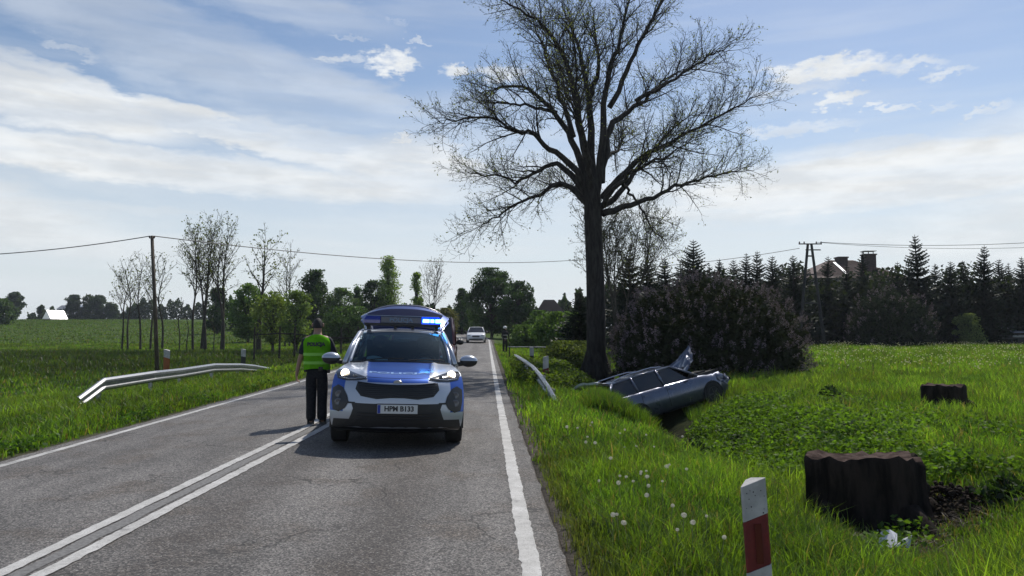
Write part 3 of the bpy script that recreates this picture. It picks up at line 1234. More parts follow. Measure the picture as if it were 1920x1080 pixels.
tag(tw[0].build('branch', BARK, big), kind='stuff')
tag(tw[1].build('twig', BARK, big), kind='stuff')
tag(tw[2].build('fine_twig', BARK, big), kind='stuff')
print('big tree tips', len(tips))
v, f, c = tip_leaves(tips, .42, .072, (.130, .150, .050), rg, 1)
tag(np_mesh('young_leaf', v, f, LEAF, big, col=c), kind='stuff')


# ------------------------------------------------------------------ other sparse trees
def sparse_tree(name, label, px, base_py, top_py, Y, half_px, stems=1, leaf=(.110, .130, .040), lf=.5, lsize=.16, seed=0, group=None, spread=.35, cat='tree', dens=1.0, bark=None, low=.3, rk=1.0):
    rg = np.random.default_rng(seed)
    X = PX(px, Y)
    g = gzf(X, Y)
    top = P(px, top_py, Y).z - g
    half = half_px / FPX * Y
    root = thing(name, label, cat, (X, Y, g), (0, 0, 0), group)
    tw = [Tubes(), Tubes(), Tubes()]
    tips = []
    bk = bark or BARK2
    for s in range(stems):
        off = np.array([rg.normal() * .25, rg.normal() * .25, 0]) * (stems > 1)
        tx = half * (.55 * (2 * (s + .5) / stems - 1)) if stems > 1 else rg.normal() * .15
        H = top * (.86 + .14 * rg.random()) if stems > 1 else top * .97
        ptc = resample([off + [0, 0, -.2], off + [tx * .2, 0, H * .3], off + [tx * .55, rg.normal() * .4, H * .62], off + [tx, rg.normal() * .5, H]], 14)
        r0 = (.012 * top + .03) * rk / math.sqrt(stems) * 1.2
        rad = r0 * (1 - np.linspace(0, 1, 14)) ** .9 + .02
        one = Tubes()
        one.add(ptc, rad, 8)
        one.build('trunk' if s == 0 or stems == 1 else 'trunk', bk, root)
        mm = max(2, int(14 * low))
        L = top * spread
        sp = [(.42 / dens, L * .7, L * 1.5, .66, .22, .08, 4, .011),
              (.42 / dens, L * .25, L * .5, .62, .25, .14, 3, .008),
              (.34 / dens, L * .10, L * .22, .7, .2, .16, 3, .007)]
        grow(tw, tips, ptc[mm:], rad[mm:], 0, sp, rg)
    tag(tw[0].build('branch', bk, root), kind='stuff')
    if tw[1].items:
        tag(tw[1].build('twig', bk, root), kind='stuff')
    if tw[2].items:
        tag(tw[2].build('fine_twig', bk, root), kind='stuff')
    v, f, c = tip_leaves(tips, lf, lsize, leaf, rg, 2)
    tag(np_mesh('young_leaf', v, f, LEAF, root, col=c), kind='stuff')
    return root


G1 = 'thin spring trees along the meadow bank'
sparse_tree('bare_tree', 'leaning nearly bare young tree, leftmost of the thin trees on the meadow', 236, 648, 497, 66, 34, 2, seed=21, group=G1, lf=.4, spread=.30, rk=.7)
sparse_tree('bare_tree', 'thin sparse tree just left of the tall wooden power pole', 276, 648, 473, 66, 30, 2, seed=22, group=G1, lf=.55, spread=.26, rk=.7)
sparse_tree('bare_tree', 'slim small tree just right of the tall wooden power pole', 306, 648, 500, 68, 20, 1, seed=23, group=G1, lf=.4, spread=.26, rk=.6)
sparse_tree('bare_tree', 'broad many-stemmed sparse tree, tallest of the thin trees on the meadow', 380, 648, 426, 66, 58, 4, seed=24, group=G1, lf=.62, spread=.26)
sparse_tree('bare_tree', 'tall narrow sparse tree standing beside the broad many-stemmed one', 418, 648, 430, 66, 32, 2, seed=25, group=G1, lf=.5, spread=.24)
sparse_tree('bare_tree', 'single-stemmed sparse tree with a dark straight trunk, between the tall pair and the officer', 486, 650, 452, 64, 44, 1, seed=26, group=G1, lf=.75, lsize=.2, spread=.27, low=.42, rk=1.3)
sparse_tree('bare_tree', 'pale wispy tree with fine twigs left of the officer', 537, 650, 473, 72, 34, 2, seed=27, group=G1, lf=.4, spread=.24, rk=.6)
for i, (px_, top_) in enumerate([(338, 560), (352, 590), (402, 600)]):
    sparse_tree('sapling', ['bare leaning sapling below the broad many-stemmed tree', 'short bare sapling just right of the leaning one', 'small leafy sapling between the two tallest meadow trees'][i], px_, 648, top_, 65, 8, 1, seed=31 + i, lf=.3, spread=.2, cat='sapling', rk=.4, dens=.7)
sparse_tree('bare_tree', 'nearly bare fine-twigged tree behind the raised tailgate of the police car', 815, 640, 497, 95, 30, 3, seed=41, lf=.3, spread=.28, leaf=(.12, .11, .07), rk=.6)
sparse_tree('sparse_tree', 'small sparse tree with many fine leaves right behind the big black trunk', 1165, 650, 402, 44, 130, 5, seed=42, lf=.8, lsize=.09, spread=.36, leaf=(.05, .06, .02), rk=.7, low=.28, dens=1.25)


# ------------------------------------------------------------------ leafy trees and bushes
def leafy(name, label, px, top_py, Y, half_px, n=5200,  leaf=(.04, .075, .016), lsize=.24, seed=0, group=None, cat='tree', shape='round', base_frac=.18, base_py=None, clumps=80, sun=None):
    rg = np.random.default_rng(seed)
    n = int(n * 2.2)
    base_frac *= .5
    half_px *= 1.12
    X = PX(px, Y)
    g = gzf(X, Y)
    H = P(px, top_py, Y).z - g
    W = half_px / FPX * Y
    root = thing(name, label, cat, (X, Y, g), (0, 0, 0), group)
    # clumps of foliage through the crown
    cs = []
    while len(cs) < clumps:
        t = rg.random()
        if shape == 'round':
            w = math.sqrt(max(0, 1 - (2 * t - 1) ** 2)) * (1.05 - .15 * t)
        elif shape == 'cone':
            w = (1 - t) ** .75 * .95 + .06
        else:   # tall oval, narrow at the top
            w = (math.sin(math.pi * min(1, t * .86 + .10))) ** .8
        a = rg.random() * 2 * math.pi
        r = w * W * math.sqrt(rg.random()) * .92
        cs.append((r * math.cos(a), r * math.sin(a) * .9, H * (base_frac + (1 - base_frac) * t * .96)))
    cs = np.array(cs)
    rad = (W * .22 + .16) * (.55 + .9 * rg.random(clumps))
    which = rg.integers(0, clumps, n)
    d = rg.normal(size=(n, 3))
    d /= np.linalg.norm(d, axis=1)[:, None]
    pts = cs[which] + d * (rad[which] * rg.random(n) ** .45)[:, None] * np.array([1, 1, .8])
    pts[:, 2] = np.clip(pts[:, 2], .05, H)
    c = np.array(leaf) * 1.9 * (.62 + .76 * rg.random((n, 1))) * (.8 + .4 * rg.random((clumps, 1)))[which]
    v, f, cc = leaf_quads(pts, lsize * (.6 + .8 * rg.random(n)), c)
    tag(np_mesh('crown', v, f, DENSE, root, col=cc), kind='stuff')
    tb = Tubes()
    tb.add(resample([[0, 0, -.3], [.05, 0, H * .3], [0, .05, H * .6], [0, 0, H * .85]], 10), np.linspace(.022 * H + .02, .02, 10), 8)
    tb.build('trunk', BARK2, root)
    lb = Tubes()
    for i in range(0, clumps, 2):
        q = cs[i]
        lb.add(resample([[0, 0, max(.1, q[2] * .45)], [q[0] * .4, q[1] * .4, q[2] * .72], q], 5), np.linspace(.010 * H, .012, 5), 4)
    tag(lb.build('branch', BARK2, root), kind='stuff')
    return root


DK = (.022, .042, .014)
MD = (.055, .095, .022)
LT = (.105, .150, .035)
LG = 'leafy trees behind the meadow'
leafy('leafy_tree', 'round dark tree half hidden behind the tall narrow meadow tree', 408, 540, 105, 24, 3000, DK, .30, 51, LG)
leafy('leafy_tree', 'small bushy green tree behind the single straight-trunked meadow tree', 466, 532, 82, 34, 3600, MD, .26, 52, LG)
leafy('leafy_tree', 'light yellow-green low tree left of the officer, behind the wooden fence', 512, 548, 62, 38, 1900, (.085, .115, .028), .20, 53, LG, base_frac=.4)
leafy('leafy_tree', 'mid green tree directly left of the officer, leaves reaching the fence rail', 556, 545, 60, 32, 1900, (.075, .110, .028), .20, 54, LG, base_frac=.4)
leafy('leafy_tree', 'tall dark dense tree rising straight above the officer\'s head', 592, 506, 88, 36, 5200, DK, .26, 55, LG, shape='oval')
leafy('leafy_tree', 'grey-green airy tree right of the dark one above the officer', 640, 540, 92, 34, 3200, (.045, .075, .030), .22, 56, LG, shape='oval')
leafy('leafy_tree', 'slim bluish green tree between the airy tree and the tall birch', 668, 532, 96, 20, 2400, (.035, .065, .028), .22, 57, LG, shape='cone')
leafy('leafy_tree', 'dark low tree on the left shoulder of the tall birch', 697, 525, 92, 28, 3000, DK, .24, 58, LG)
leafy('birch_tree', 'tall light green birch above the left end of the blue light bar', 728, 480, 92, 36, 5200, LT, .20, 59, LG, shape='cone', base_frac=.12, clumps=150)
leafy('birch_tree', 'slim pale green birch right of the tall birch', 781, 510, 92, 17, 2200, LT, .20, 60, LG, shape='cone', base_frac=.12)
leafy('leafy_tree', 'short brownish green tree seen just over the raised tailgate', 834, 578, 100, 26, 1800, (.070, .070, .030), .24, 61, LG)
leafy('leafy_tree', 'low dark green tree behind the police car roof, left part', 655, 575, 76, 50, 3600, (.030, .055, .018), .22, 62, LG, base_frac=.08)
leafy('leafy_tree', 'low dark green tree behind the police car roof, right part', 770, 580, 82, 54, 3600, (.034, .060, .020), .22, 63, LG, base_frac=.08)
RG_ = 'dark roadside trees at the bend'
leafy('leafy_tree', 'big dark round tree standing right of the far end of the road', 922, 503, 92, 46, 6500, DK, .26, 64, RG_, base_frac=.22)
leafy('leafy_tree', 'dark tree of medium height right beside the biggest one at the bend', 972, 527, 88, 34, 4800, DK, .25, 65, RG_, base_frac=.2)
leafy('leafy_tree', 'slim dark tree at the left edge of the bend, above the white car', 866, 540, 112, 20, 2200, DK, .28, 66, RG_, shape='cone')
leafy('leafy_tree', 'low dark tree closing the road between the red van and the white car', 866, 590, 120, 34, 2600, DK, .28, 67, RG_, base_frac=.05)
leafy('bush', 'dense mid green bush between the dark trees and the wide bright bush', 1012, 583, 62, 30, 3200, (.034, .062, .018), .19, 68, cat='bush', base_frac=.03)
leafy('bush', 'wide bright green bush left of the big black trunk', 1052, 585, 52, 46, 5200, (.055, .095, .022), .17, 69, cat='bush', base_frac=.03)
leafy('bush', 'low yellowish bush on the bank at the left foot of the big trunk', 1068, 640, 38, 46, 4200, (.085, .105, .022), .13, 70, cat='bush', base_frac=.0)
leafy('bush', 'low green bush on the road bank behind the standing firefighter', 985, 610, 58, 34, 2800, (.050, .085, .020), .17, 71, cat='bush', base_frac=.0)
FG = 'trees on the left horizon'
leafy('leafy_tree', 'near green tree cut by the left edge of the picture', -2, 560, 150, 28, 3200, (.034, .058, .022), .42, 72, FG, base_frac=.04)
leafy('leafy_tree', 'round grey-green tree on the horizon near the left edge', 27, 548, 235, 17, 2600, (.030, .045, .024), .55, 73, FG, base_frac=.2)
leafy('leafy_tree', 'tiny round tree alone on the horizon left of the shiny roof', 78, 572, 250, 7, 700, (.030, .045, .024), .5, 74, FG, base_frac=.15)
leafy('leafy_tree', 'dark round tree above the shiny roof', 138, 553, 240, 17, 2600, (.024, .036, .022), .55, 75, FG, base_frac=.1)
leafy('leafy_tree', 'airy tree right of the dark round one on the left horizon', 165, 551, 242, 13, 1000, (.036, .050, .026), .5, 76, FG, base_frac=.1)
leafy('leafy_tree', 'large dark tree with a sloping crown on the left horizon', 183, 553, 238, 17, 2600, (.024, .038, .020), .55, 77, FG, base_frac=.05)
leafy('leafy_tree', 'small dark tree at the right end of the horizon clump', 208, 567, 238, 13, 1500, (.026, .040, .020), .5, 78, FG, base_frac=.05)
for i, (a_, b_, tp) in enumerate([(238, 330, 568), (330, 420, 570), (52, 250, 586)]):
    rg2 = np.random.default_rng(80 + i)
    n = 2600
    pxs = a_ + (b_ - a_) * rg2.random(n)
    Yh = 244 + 8 * rg2.random(n)
    Xh = (pxs - 960) / FPX * Yh
    gh = gz(Xh, Yh)
    hmax = np.array([P(0, tp + 7 * math.sin(q * .11) + 5 * math.sin(q * .37), 246).z for q in pxs]) - gh
    pts = np.stack([Xh, Yh, gh + np.maximum(hmax, .8) * rg2.random(n) ** .7], -1)
    v, f, c = leaf_quads(pts, .6 + .5 * rg2.random(n), np.array([.028, .044, .022]) * (.6 + .8 * rg2.random((n, 1))))
    h_ = tag(np_mesh('hedge', v, f, LEAF, col=c), kind='stuff')
# wood that closes the horizon behind the trees
for i, (a_, b_, tp, Yw, cl) in enumerate([(430, 900, 572, 118, (.026, .046, .018)), (880, 1100, 572, 125, (.022, .040, .016)), (1080, 1330, 540, 92, (.016, .028, .012))]):
    rg2 = np.random.default_rng(90 + i)
    n = 12000
    pxs = a_ + (b_ - a_) * rg2.random(n)
    Yh = Yw + 10 * rg2.random(n)
    Xh = (pxs - 960) / FPX * Yh
    gh = gz(Xh, Yh)
    hmax = np.array([P(0, tp + 12 * math.sin(q * .07) + 7 * math.sin(q * .23) + 4 * math.sin(q * .61), Yw).z for q in pxs]) - gh
    pts = np.stack([Xh, Yh, gh + np.maximum(hmax, .8) * rg2.random(n) ** .75], -1)
    v, f, c = leaf_quads(pts, .4 + .4 * rg2.random(n), np.array(cl) * (.6 + .8 * rg2.random((n, 1))))
    tag(np_mesh('far_wood', v, f, LEAF, col=c), kind='stuff')


# lilac: dome of dark leaves with brownish purple flower heads
def lilac(label, px, Y, half_px, top_py, n, seed, lsize, nfl, flower, leafc):
    rg = np.random.default_rng(seed)
    X = PX(px, Y)
    W = half_px / FPX * Y
    g = gzf(X, Y) - .1
    H = P(px, top_py, Y).z - g
    root = thing('lilac_bush', label, 'bush', (X, Y, g))
    d = rg.normal(size=(n, 3))
    d[:, 2] = np.abs(d[:, 2]) * .95 - .06
    d /= np.linalg.norm(d, axis=1)[:, None]
    d = d / (np.abs(d) ** 2.6).sum(1)[:, None] ** (1 / 2.6)
    lump = 1 + .05 * np.sin(d[:, 0] * 9 + 2) * np.sin(d[:, 2] * 8) + .04 * np.sin(d[:, 1] * 13 + d[:, 0] * 11) + .03 * rg.normal(size=n)
    r = (rg.random(n) ** .16) * lump * .97
    pts = d * r[:, None] * np.array([W, W * .85, H])
    pts[:, 2] = np.maximum(pts[:, 2], .02)
    c = np.array(leafc) * (.55 + .9 * rg.random((n, 1)))
    v, f, cc = leaf_quads(pts, lsize * (.6 + .8 * rg.random(n)), c)
    tag(np_mesh('foliage', v, f, LILAC, root, col=cc), kind='stuff')
    # flower heads: small upright cones of florets
    d = rg.normal(size=(nfl, 3))
    d[:, 2] = np.abs(d[:, 2])
    d /= np.linalg.norm(d, axis=1)[:, None]
    d = d / (np.abs(d) ** 2.6).sum(1)[:, None] ** (1 / 2.6)
    lump = 1 + .05 * np.sin(d[:, 0] * 9 + 2) * np.sin(d[:, 2] * 8) + .04 * np.sin(d[:, 1] * 13 + d[:, 0] * 11)
    p0 = d * lump[:, None] * np.array([W, W * .85, H]) * (1.0 + .04 * rg.random((nfl, 1)))
    k = 26
    tt = rg.random((nfl, k))
    out = d * .7 + np.array([0, 0, .7])
    out /= np.linalg.norm(out, axis=1)[:, None]
    ln = lsize * 1.7
    fp = p0[:, None] + out[:, None] * (tt * ln)[..., None] + rg.normal(size=(nfl, k, 3)) * (lsize * .42 * (1 - tt * .75))[..., None]
    fp = fp.reshape(-1, 3)
    fc = np.array(flower) * np.repeat(.6 + .8 * rg.random((nfl, 1)), k, 0) * (.7 + .6 * rg.random((nfl * k, 1)))
    v, f, cc = leaf_quads(fp, lsize * .42 * (.7 + .6 * rg.random(nfl * k)), fc)
    tag(np_mesh('flower_heads', v, f, LILAC, root, col=cc), kind='stuff')
    tb = Tubes()
    for i in range(18):
        a = rg.random() * 6.28
        q = np.array([math.cos(a) * W * .6 * rg.random(), math.sin(a) * W * .6 * rg.random(), H * .75])
        tb.add(resample([q * [.15, .15, 0] + [0, 0, -.1], q * [.6, .6, .5], q], 6), np.linspace(.05, .015, 6), 5)
    tag(tb.build('stem', BARK2, root), kind='stuff')
    return root


lilac('big dome-shaped lilac bush with brown-purple flowers behind the wrecked car', 1325, 27.5, 172, 532, 50000, 101, .13, 760, (.150, .122, .150), (.024, .031, .012))
lilac('smaller lilac bush in front of the house and the spruces', 1668, 55, 74, 548, 13000, 102, .19, 170, (.15, .12, .14), (.024, .034, .014))
leafy('bush', 'small light green shrub right of the smaller lilac, at the field edge', 1815, 588, 56, 27, 2600, (.085, .110, .040), .13, 103, cat='bush', base_frac=.0, shape='oval', clumps=30)


# spruces: whorls of drooping boughs with hanging sprays
def spruce_mesh(seed, R0, lean=0.0, open_=1.0):
    rg = np.random.default_rng(seed)
    V, C = [], []
    for i in range(36):
        t = (i + rg.random() * .5) / 36
        z = .03 + .95 * t
        nb = int(13 - 6 * t)
        for b_ in range(nb):
            if rg.random() > open_:
                continue
            a = b_ * 2 * math.pi / nb + i * 1.1 + rg.normal() * .2
            L = (R0 * (1 - t) ** .82 + .012) * (.45 + .8 * rg.random())
            d = np.array([math.cos(a), math.sin(a), 0])
            sd = np.array([-math.sin(a), math.cos(a), 0])
            m = 5
            for s in range(m):
                q0, q1 = s / m, (s + 1) / m
                up = lambda q: (.10 * (t > .75) - .32 * q * (1 - t) + .20 * q * q) * L + .30 * L * q * t
                p0 = d * L * q0 + [0, 0, z + up(q0)]
                p1 = d * L * q1 + [0, 0, z + up(q1)]
                w = L * .30 * (1 - q0 * .8) + .004
                for sg in (-1, 1):
                    tipp = (p0 + p1) / 2 + sd * sg * w + d * w * .5 + [0, 0, -w * (.35 + .5 * rg.random())]
                    V.append((p0, p1, tipp))
                    C.append(.6 + .8 * rg.random())
                hang = (p0 + p1) / 2 + [0, 0, -w * (.7 + .5 * rg.random())]
                V.append((p0, p1, hang))
                C.append(.5 + .6 * rg.random())
    V = np.array(V, np.float32).reshape(-1, 3)
    col = np.repeat(np.array(C), 3)[:, None] * np.array([.016, .028, .013])
    F = np.arange(len(V)).reshape(-1, 3)
    return V, F, col


SPV = []
for i, (r0, op) in enumerate([(.25, 1), (.32, 1), (.21, 1), (.26, .85)]):
    v, f, c = spruce_mesh(200 + i, r0, open_=op)
    o = np_mesh('crown', v, f, NEEDLE, col=c)
    tb = Tubes()
    tb.add(np.array([[0, 0, -.03], [0, 0, .5], [0, 0, .985]]), [.018, .011, .002], 7)
    tk = tb.build('trunk', BARK)
    SPV.append((o.data, tk.data))
    bpy.data.objects.remove(o)
    bpy.data.objects.remove(tk)
spr = [  # px, top, Y, variant, width factor, label
    (1086, 545, 40, 1, 1.35, 'broad dark spruce showing just left of the big black trunk'),
    (1182, 462, 48, 0, 1.2, 'dark spruce right beside the big trunk, behind the lilac'),
    (1213, 478, 56, 1, 1.2, 'second dark spruce right of the big trunk, behind the lilac'),
    (1246, 480, 58, 0, 1.3, 'spruce halfway between the big trunk and the pointed wide spruce'),
    (1276, 486, 62, 2, 1.3, 'low spruce on the left flank of the pointed wide spruce'),
    (1302, 447, 56, 1, 1.15, 'pointed wide spruce above the top of the big lilac'),
    (1334, 492, 60, 2, 1.1, 'low spruce on the right flank of the pointed wide spruce'),
    (1355, 482, 60, 0, 1.0, 'slim spruce first left of the twin-topped spruces'),
    (1378, 484, 62, 1, 1.0, 'grey spruce second left of the A-shaped power pole group'),
    (1397, 472, 60, 2, 1.3, 'left one of the two close slim spruces left of the A-shaped pole'),
    (1418, 467, 60, 0, 1.0, 'right one of the two close slim spruces left of the A-shaped pole'),
    (1444, 477, 58, 1, 1.0, 'bushy spruce left of the open-branched spruce'),
    (1466, 494, 62, 1, 1.0, 'low bushy spruce touching the open-branched spruce'),
    (1490, 476, 57, 3, 1.2, 'open-branched spruce just left of the A-shaped power pole'),
    (1514, 492, 62, 2, 1.2, 'small spruce standing between the legs of the A-shaped pole'),
    (1550, 477, 60, 3, .95, 'spruce in front of the left end of the house roof'),
    (1585, 492, 60, 2, 1.2, 'spruce in front of the bright stripe on the house roof'),
    (1618, 468, 61, 2, 1.0, 'thin spruce in front of the lower chimney'),
    (1684, 488, 60, 0, 1.0, 'low spruce right of the tall chimney'),
    (1727, 436, 58, 0, 1.0, 'tallest spruce, with a long bare leader, right of the house'),
    (1708, 490, 60, 3, 1.0, 'ragged spruce on the left flank of the tallest spruce'),
    (1752, 492, 60, 3, 1.0, 'ragged leaning spruce on the right flank of the tallest spruce'),
    (1781, 487, 58, 1, .95, 'first wide spruce right of the tallest one'),
    (1811, 486, 60, 1, .9, 'second wide spruce right of the tallest one'),
    (1843, 457, 58, 0, .95, 'second tallest spruce, near the right edge of the picture'),
    (1871, 483, 60, 1, .9, 'spruce just right of the second tallest spruce'),
    (1897, 490, 60, 2, 1.0, 'narrow spruce next to the right edge of the picture'),
    (1921, 478, 58, 0, 1.0, 'spruce cut by the right edge of the picture'),
    (1960, 470, 60, 1, 1.0, None),
    (2010, 480, 60, 0, 1.0, None),
]
for i, (px_, tp, Y_, va, wf, lb) in enumerate(spr):
    X_ = PX(px_, Y_)
    g_ = gzf(X_, Y_)
    H_ = P(px_, tp, Y_).z - g_
    r_ = thing('spruce_tree', lb or 'dark spruce beyond the right end of the row', 'spruce', (X_, Y_, g_), (R(random.uniform(-1.5, 1.5)), R(random.uniform(-2, 2)), random.random() * 6.28), 'row of dark spruces in front of the house')
    if i == 21:
        r_.rotation_euler[1] = R(7)
    r_.scale = (H_ * wf, H_ * wf, H_)
    for nm, me, mt in (('crown', SPV[va][0], NEEDLE), ('trunk', SPV[va][1], BARK)):
        o = bpy.data.objects.new(nm, me)
        COL.objects.link(o)
        o.parent = r_
        if nm == 'crown':
            o['kind'] = 'stuff'
# dark undergrowth that closes the foot of the spruce row
X = np.concatenate([12 + 34 * rng.random(34000)])
Y = 57.5 + 6 * rng.random(len(X))
Z = gz(X, Y) + rng.random(len(X)) ** 1.2 * (5.0 + .9 * np.sin(X * .9) + .7 * np.sin(X * 2.3))
v, f, c = leaf_quads(np.stack([X, Y, Z], -1), .22 + .22 * rng.random(len(X)), np.array([.018, .026, .012]) * (.5 + rng.random((len(X), 1))))
tag(np_mesh('undergrowth', v, f, LEAF, col=c), kind='stuff')
# darker tufts of tall weeds in the right-hand grass
for (px_, py_, Y_, h_, lb) in [(1557, 742, 17.2, .40, 'dark leafy weed tuft in the field right of the lilac'), (1385, 836, 11.6, .36, 'dark weed tuft on the ditch bank left of the large stump'),
                               (1303, 850, 11.4, .34, 'blackish weed clump at the edge of the ditch below the wrecked car'), (1600, 815, 10.6, .30, 'low dark weed clump just behind the large stump'),
                               (1890, 935, 7.0, .32, 'leafy weed clump at the right edge of the picture')]:
    _h = hit(px_, py_ + 14)
    X_, Y_ = _h.x, _h.y
    n = 420
    rg2 = np.random.default_rng(px_)
    rr = rg2.normal(size=(n, 2)) * .13
    hz = h_ * rg2.random(n) * np.exp(-(rr ** 2).sum(1) * 9)
    g_ = gzf(X_, Y_)
    root = thing('weed_tuft', lb, 'weed', (X_, Y_, g_))
    c = np.array([.022, .045, .012]) * (.5 + rg2.random((n, 1)))
    v, f, cc = leaf_quads(np.stack([rr[:, 0], rr[:, 1], hz], -1), .05 + .06 * rg2.random(n), c)
    tag(np_mesh('leaves', v, f, LEAF, root, col=cc), kind='stuff')
    tb = Tubes()
    for k in range(9):
        q = rg2.normal(size=2) * .12
        tb.add(np.array([[q[0] * .2, q[1] * .2, -.03], [q[0] * .7, q[1] * .7, h_ * .5], [q[0], q[1], h_]]), [.008, .006, .003], 4)
    tag(tb.build('stem', BARK2, root), kind='stuff')
# ------------------------------------------------------------------ common object materials
WHITE = mat('white_paint', (.72, .73, .75), .35, coat=.4, vary=.06, vscale=4)
BLACKP = mat('black_plastic', (.018, .018, .019), .5)
RUBBER = mat('tyre_rubber', (.017, .017, .017), .85, bump=.3, bscale=80)
CHROME = mat('bare_metal', (.55, .56, .58), .25, 1.0)
GALV = mat('galvanised_steel', (.36, .37, .39), .40, .8, vary=.3, vscale=12)
WOOD = mat('weathered_post_wood', (.11, .085, .06), .9, vary=.5, vscale=14, bump=.6, stretch=(1, 1, .15))
CONC = mat('pole_concrete', (.045, .044, .043), .9, vary=.3, vscale=10)
GLASS = glass_mat('car_glass', (.26, .40, .46))
DARKG = mat('dark_car_glass', (.010, .012, .015), .05, spec=.7)
ALLOY = mat('alloy_rim', (.36, .37, .39), .35, .9)
INTER = mat('car_interior', (.025, .026, .028), .8)
LAMP = mat('lit_headlight', (.9, .85, .75), .3, emit=(1.0, .84, .62), estr=5.0)
DARKL = mat('dark_lamp_housing', (.02, .021, .024), .12, coat=.6)


def text_mesh(s, size, extrude=.0, align='CENTER', bold=0.0):
    cu = bpy.data.curves.new('lettering', 'FONT')
    cu.body = s
    cu.size = size
    cu.extrude = extrude
    cu.offset = bold
    cu.align_x = align
    cu.align_y = 'CENTER'
    cu.resolution_u = 3
    o = bpy.data.objects.new('lettering', cu)
    COL.objects.link(o)
    bpy.context.view_layer.update()
    me = bpy.data.meshes.new_from_object(o.evaluated_get(bpy.context.evaluated_depsgraph_get()))
    bpy.data.objects.remove(o)
    bpy.data.curves.remove(cu)
    return me


def lettering(name, s, size, mt, parent, fn, extrude=.001, bold=0.0, cuts=0):
    """flat print: text whose local (x, y) is laid on a surface by fn(x, y) -> point"""
    me = text_mesh(s, size, 0.0, bold=bold)
    if cuts:
        bm = bmesh.new()
        bm.from_mesh(me)
        bmesh.ops.triangulate(bm, faces=bm.faces)
        bmesh.ops.subdivide_edges(bm, edges=bm.edges, cuts=cuts)
        bm.to_mesh(me)
        bm.free()
    for v in me.vertices:
        v.co = Vector(fn(v.co.x, v.co.y))
    return link_mesh(name, me, mt, parent)


# ------------------------------------------------------------------ stumps and litter
STW = mat('stump_bark', (.036, .027, .022), .95, color2=(.010, .008, .007), vscale=7, bump=1.0, bscale=16, stretch=(1, 1, .25), spec=.1)
CUTW = mat('old_cut_wood', (.085, .055, .045), .9, vary=.5, vscale=9, bump=.8, bscale=26, spec=.1)


def stump(label, X, Y, r, h, tilt, seed, lobes, deep=.3):
    rg = np.random.default_rng(seed)
    g = gzf(X, Y)
    root = thing('tree_stump', label, 'stump', (X, Y, g), tilt)
    n = 44
    ph = rg.random(4) * 6.28
    m = MB()
    rows = []
    levels = [-deep, 0, .15, .4, .7, .93, 1.0]
    fl = [1.24, 1.14, 1.06, 1.0, .98, .99, .955]
    jag = [.06 * math.sin(3 * k * 2 * math.pi / n + ph[1]) + .05 * math.sin(9 * k * 2 * math.pi / n + ph[2]) + .045 * rg.normal() for k in range(n)]
    for lv, fk in zip(levels, fl):
        row = []
        for k in range(n):
            th = 2 * math.pi * k / n
            rr = r * fk * (1 + lobes * math.sin(3 * th + ph[0]) + lobes * .6 * math.sin(5 * th + ph[1]) + .025 * math.sin(13 * th + ph[2]) + .018 * math.sin(21 * th + ph[3]))
            row.append((rr * math.cos(th), rr * math.sin(th) * .92, h * lv + (jag[k] * r * .5 if lv > .9 else 0)))
        rows.append(row)
    m.grid(rows, closed=True)
    m.build('bark', STW, root, smooth=True)
    # cut face with a saw step, rough and slightly dished
    m = MB()
    rows = []
    for q in [1.0, .8, .6, .4, .2, .02]:
        row = []
        for k in range(n):
            x, y, z = rows_top[k] if False else (0, 0, 0)
            th = 2 * math.pi * k / n
            rr = r * .955 * q * (1 + lobes * math.sin(3 * th + ph[0]) + lobes * .6 * math.sin(5 * th + ph[1]) + .025 * math.sin(13 * th + ph[2]) + .018 * math.sin(21 * th + ph[3]))
            xx, yy = rr * math.cos(th), rr * math.sin(th) * .92
            zz = h - .002 + jag[k] * r * .5 * q + (.035 * r if xx < -.2 * r else 0) * (q < .99) + rg.normal() * .012 * r * (q < .99) - .05 * r * (1 - q)
            row.append((xx, yy, zz))
        rows.append(row)
    m.grid(rows, closed=True)
    m.build('cut_face', CUTW, root)
    # surface roots that run into the soil
    for k in range(5):
        a = ph[0] + k * 1.26 + rg.normal() * .2
        d = Vector((math.cos(a), math.sin(a), 0))
        mm = MB()
        mm.tube([d * r * .92 + Vector((0, 0, h * .30)), d * r * 1.15 + Vector((0, 0, .05)), d * r * 1.5 + Vector((0, 0, -.08)), d * r * 1.8 + Vector((0, 0, -.25))],
                [.09 * r * 2, .13 * r * 1.6, .07 * r * 2, .03], 8)
        mm.build('root', STW, root, smooth=True)
    return root


stump('large blackish tree stump with a jagged sawn top beside the red and white post', STUMP[0], STUMP[1], .585, (P(0, 856, STUMP[1]).z - gzf(*STUMP)), (R(-5), R(2), .5), 3, .055)
bs = bpy.data.objects['tree_stump']
m = MB()
rgb = np.random.default_rng(31)
hs_ = P(0, 856, STUMP[1]).z - gzf(*STUMP)
for k in range(26):
    a_ = rgb.uniform(-1.1, .5)
    s_ = rgb.uniform(.05, .12)
    m.ell((.52 * math.cos(a_) + rgb.normal() * .03, .50 * math.sin(a_) * .85, hs_ * rgb.uniform(.25, .93)), (s_, s_ * .7, s_ * 1.1), 7, 5, rot=(rgb.random() * .6, rgb.random() * .6, rgb.random() * 3))
m.build('burr', STW, bs)
stump('small low brown tree stump far out in the right-hand grass', PX(1765, 16.3), 16.3, .46, .52, (R(-2), R(1), 1.2), 8, .05)
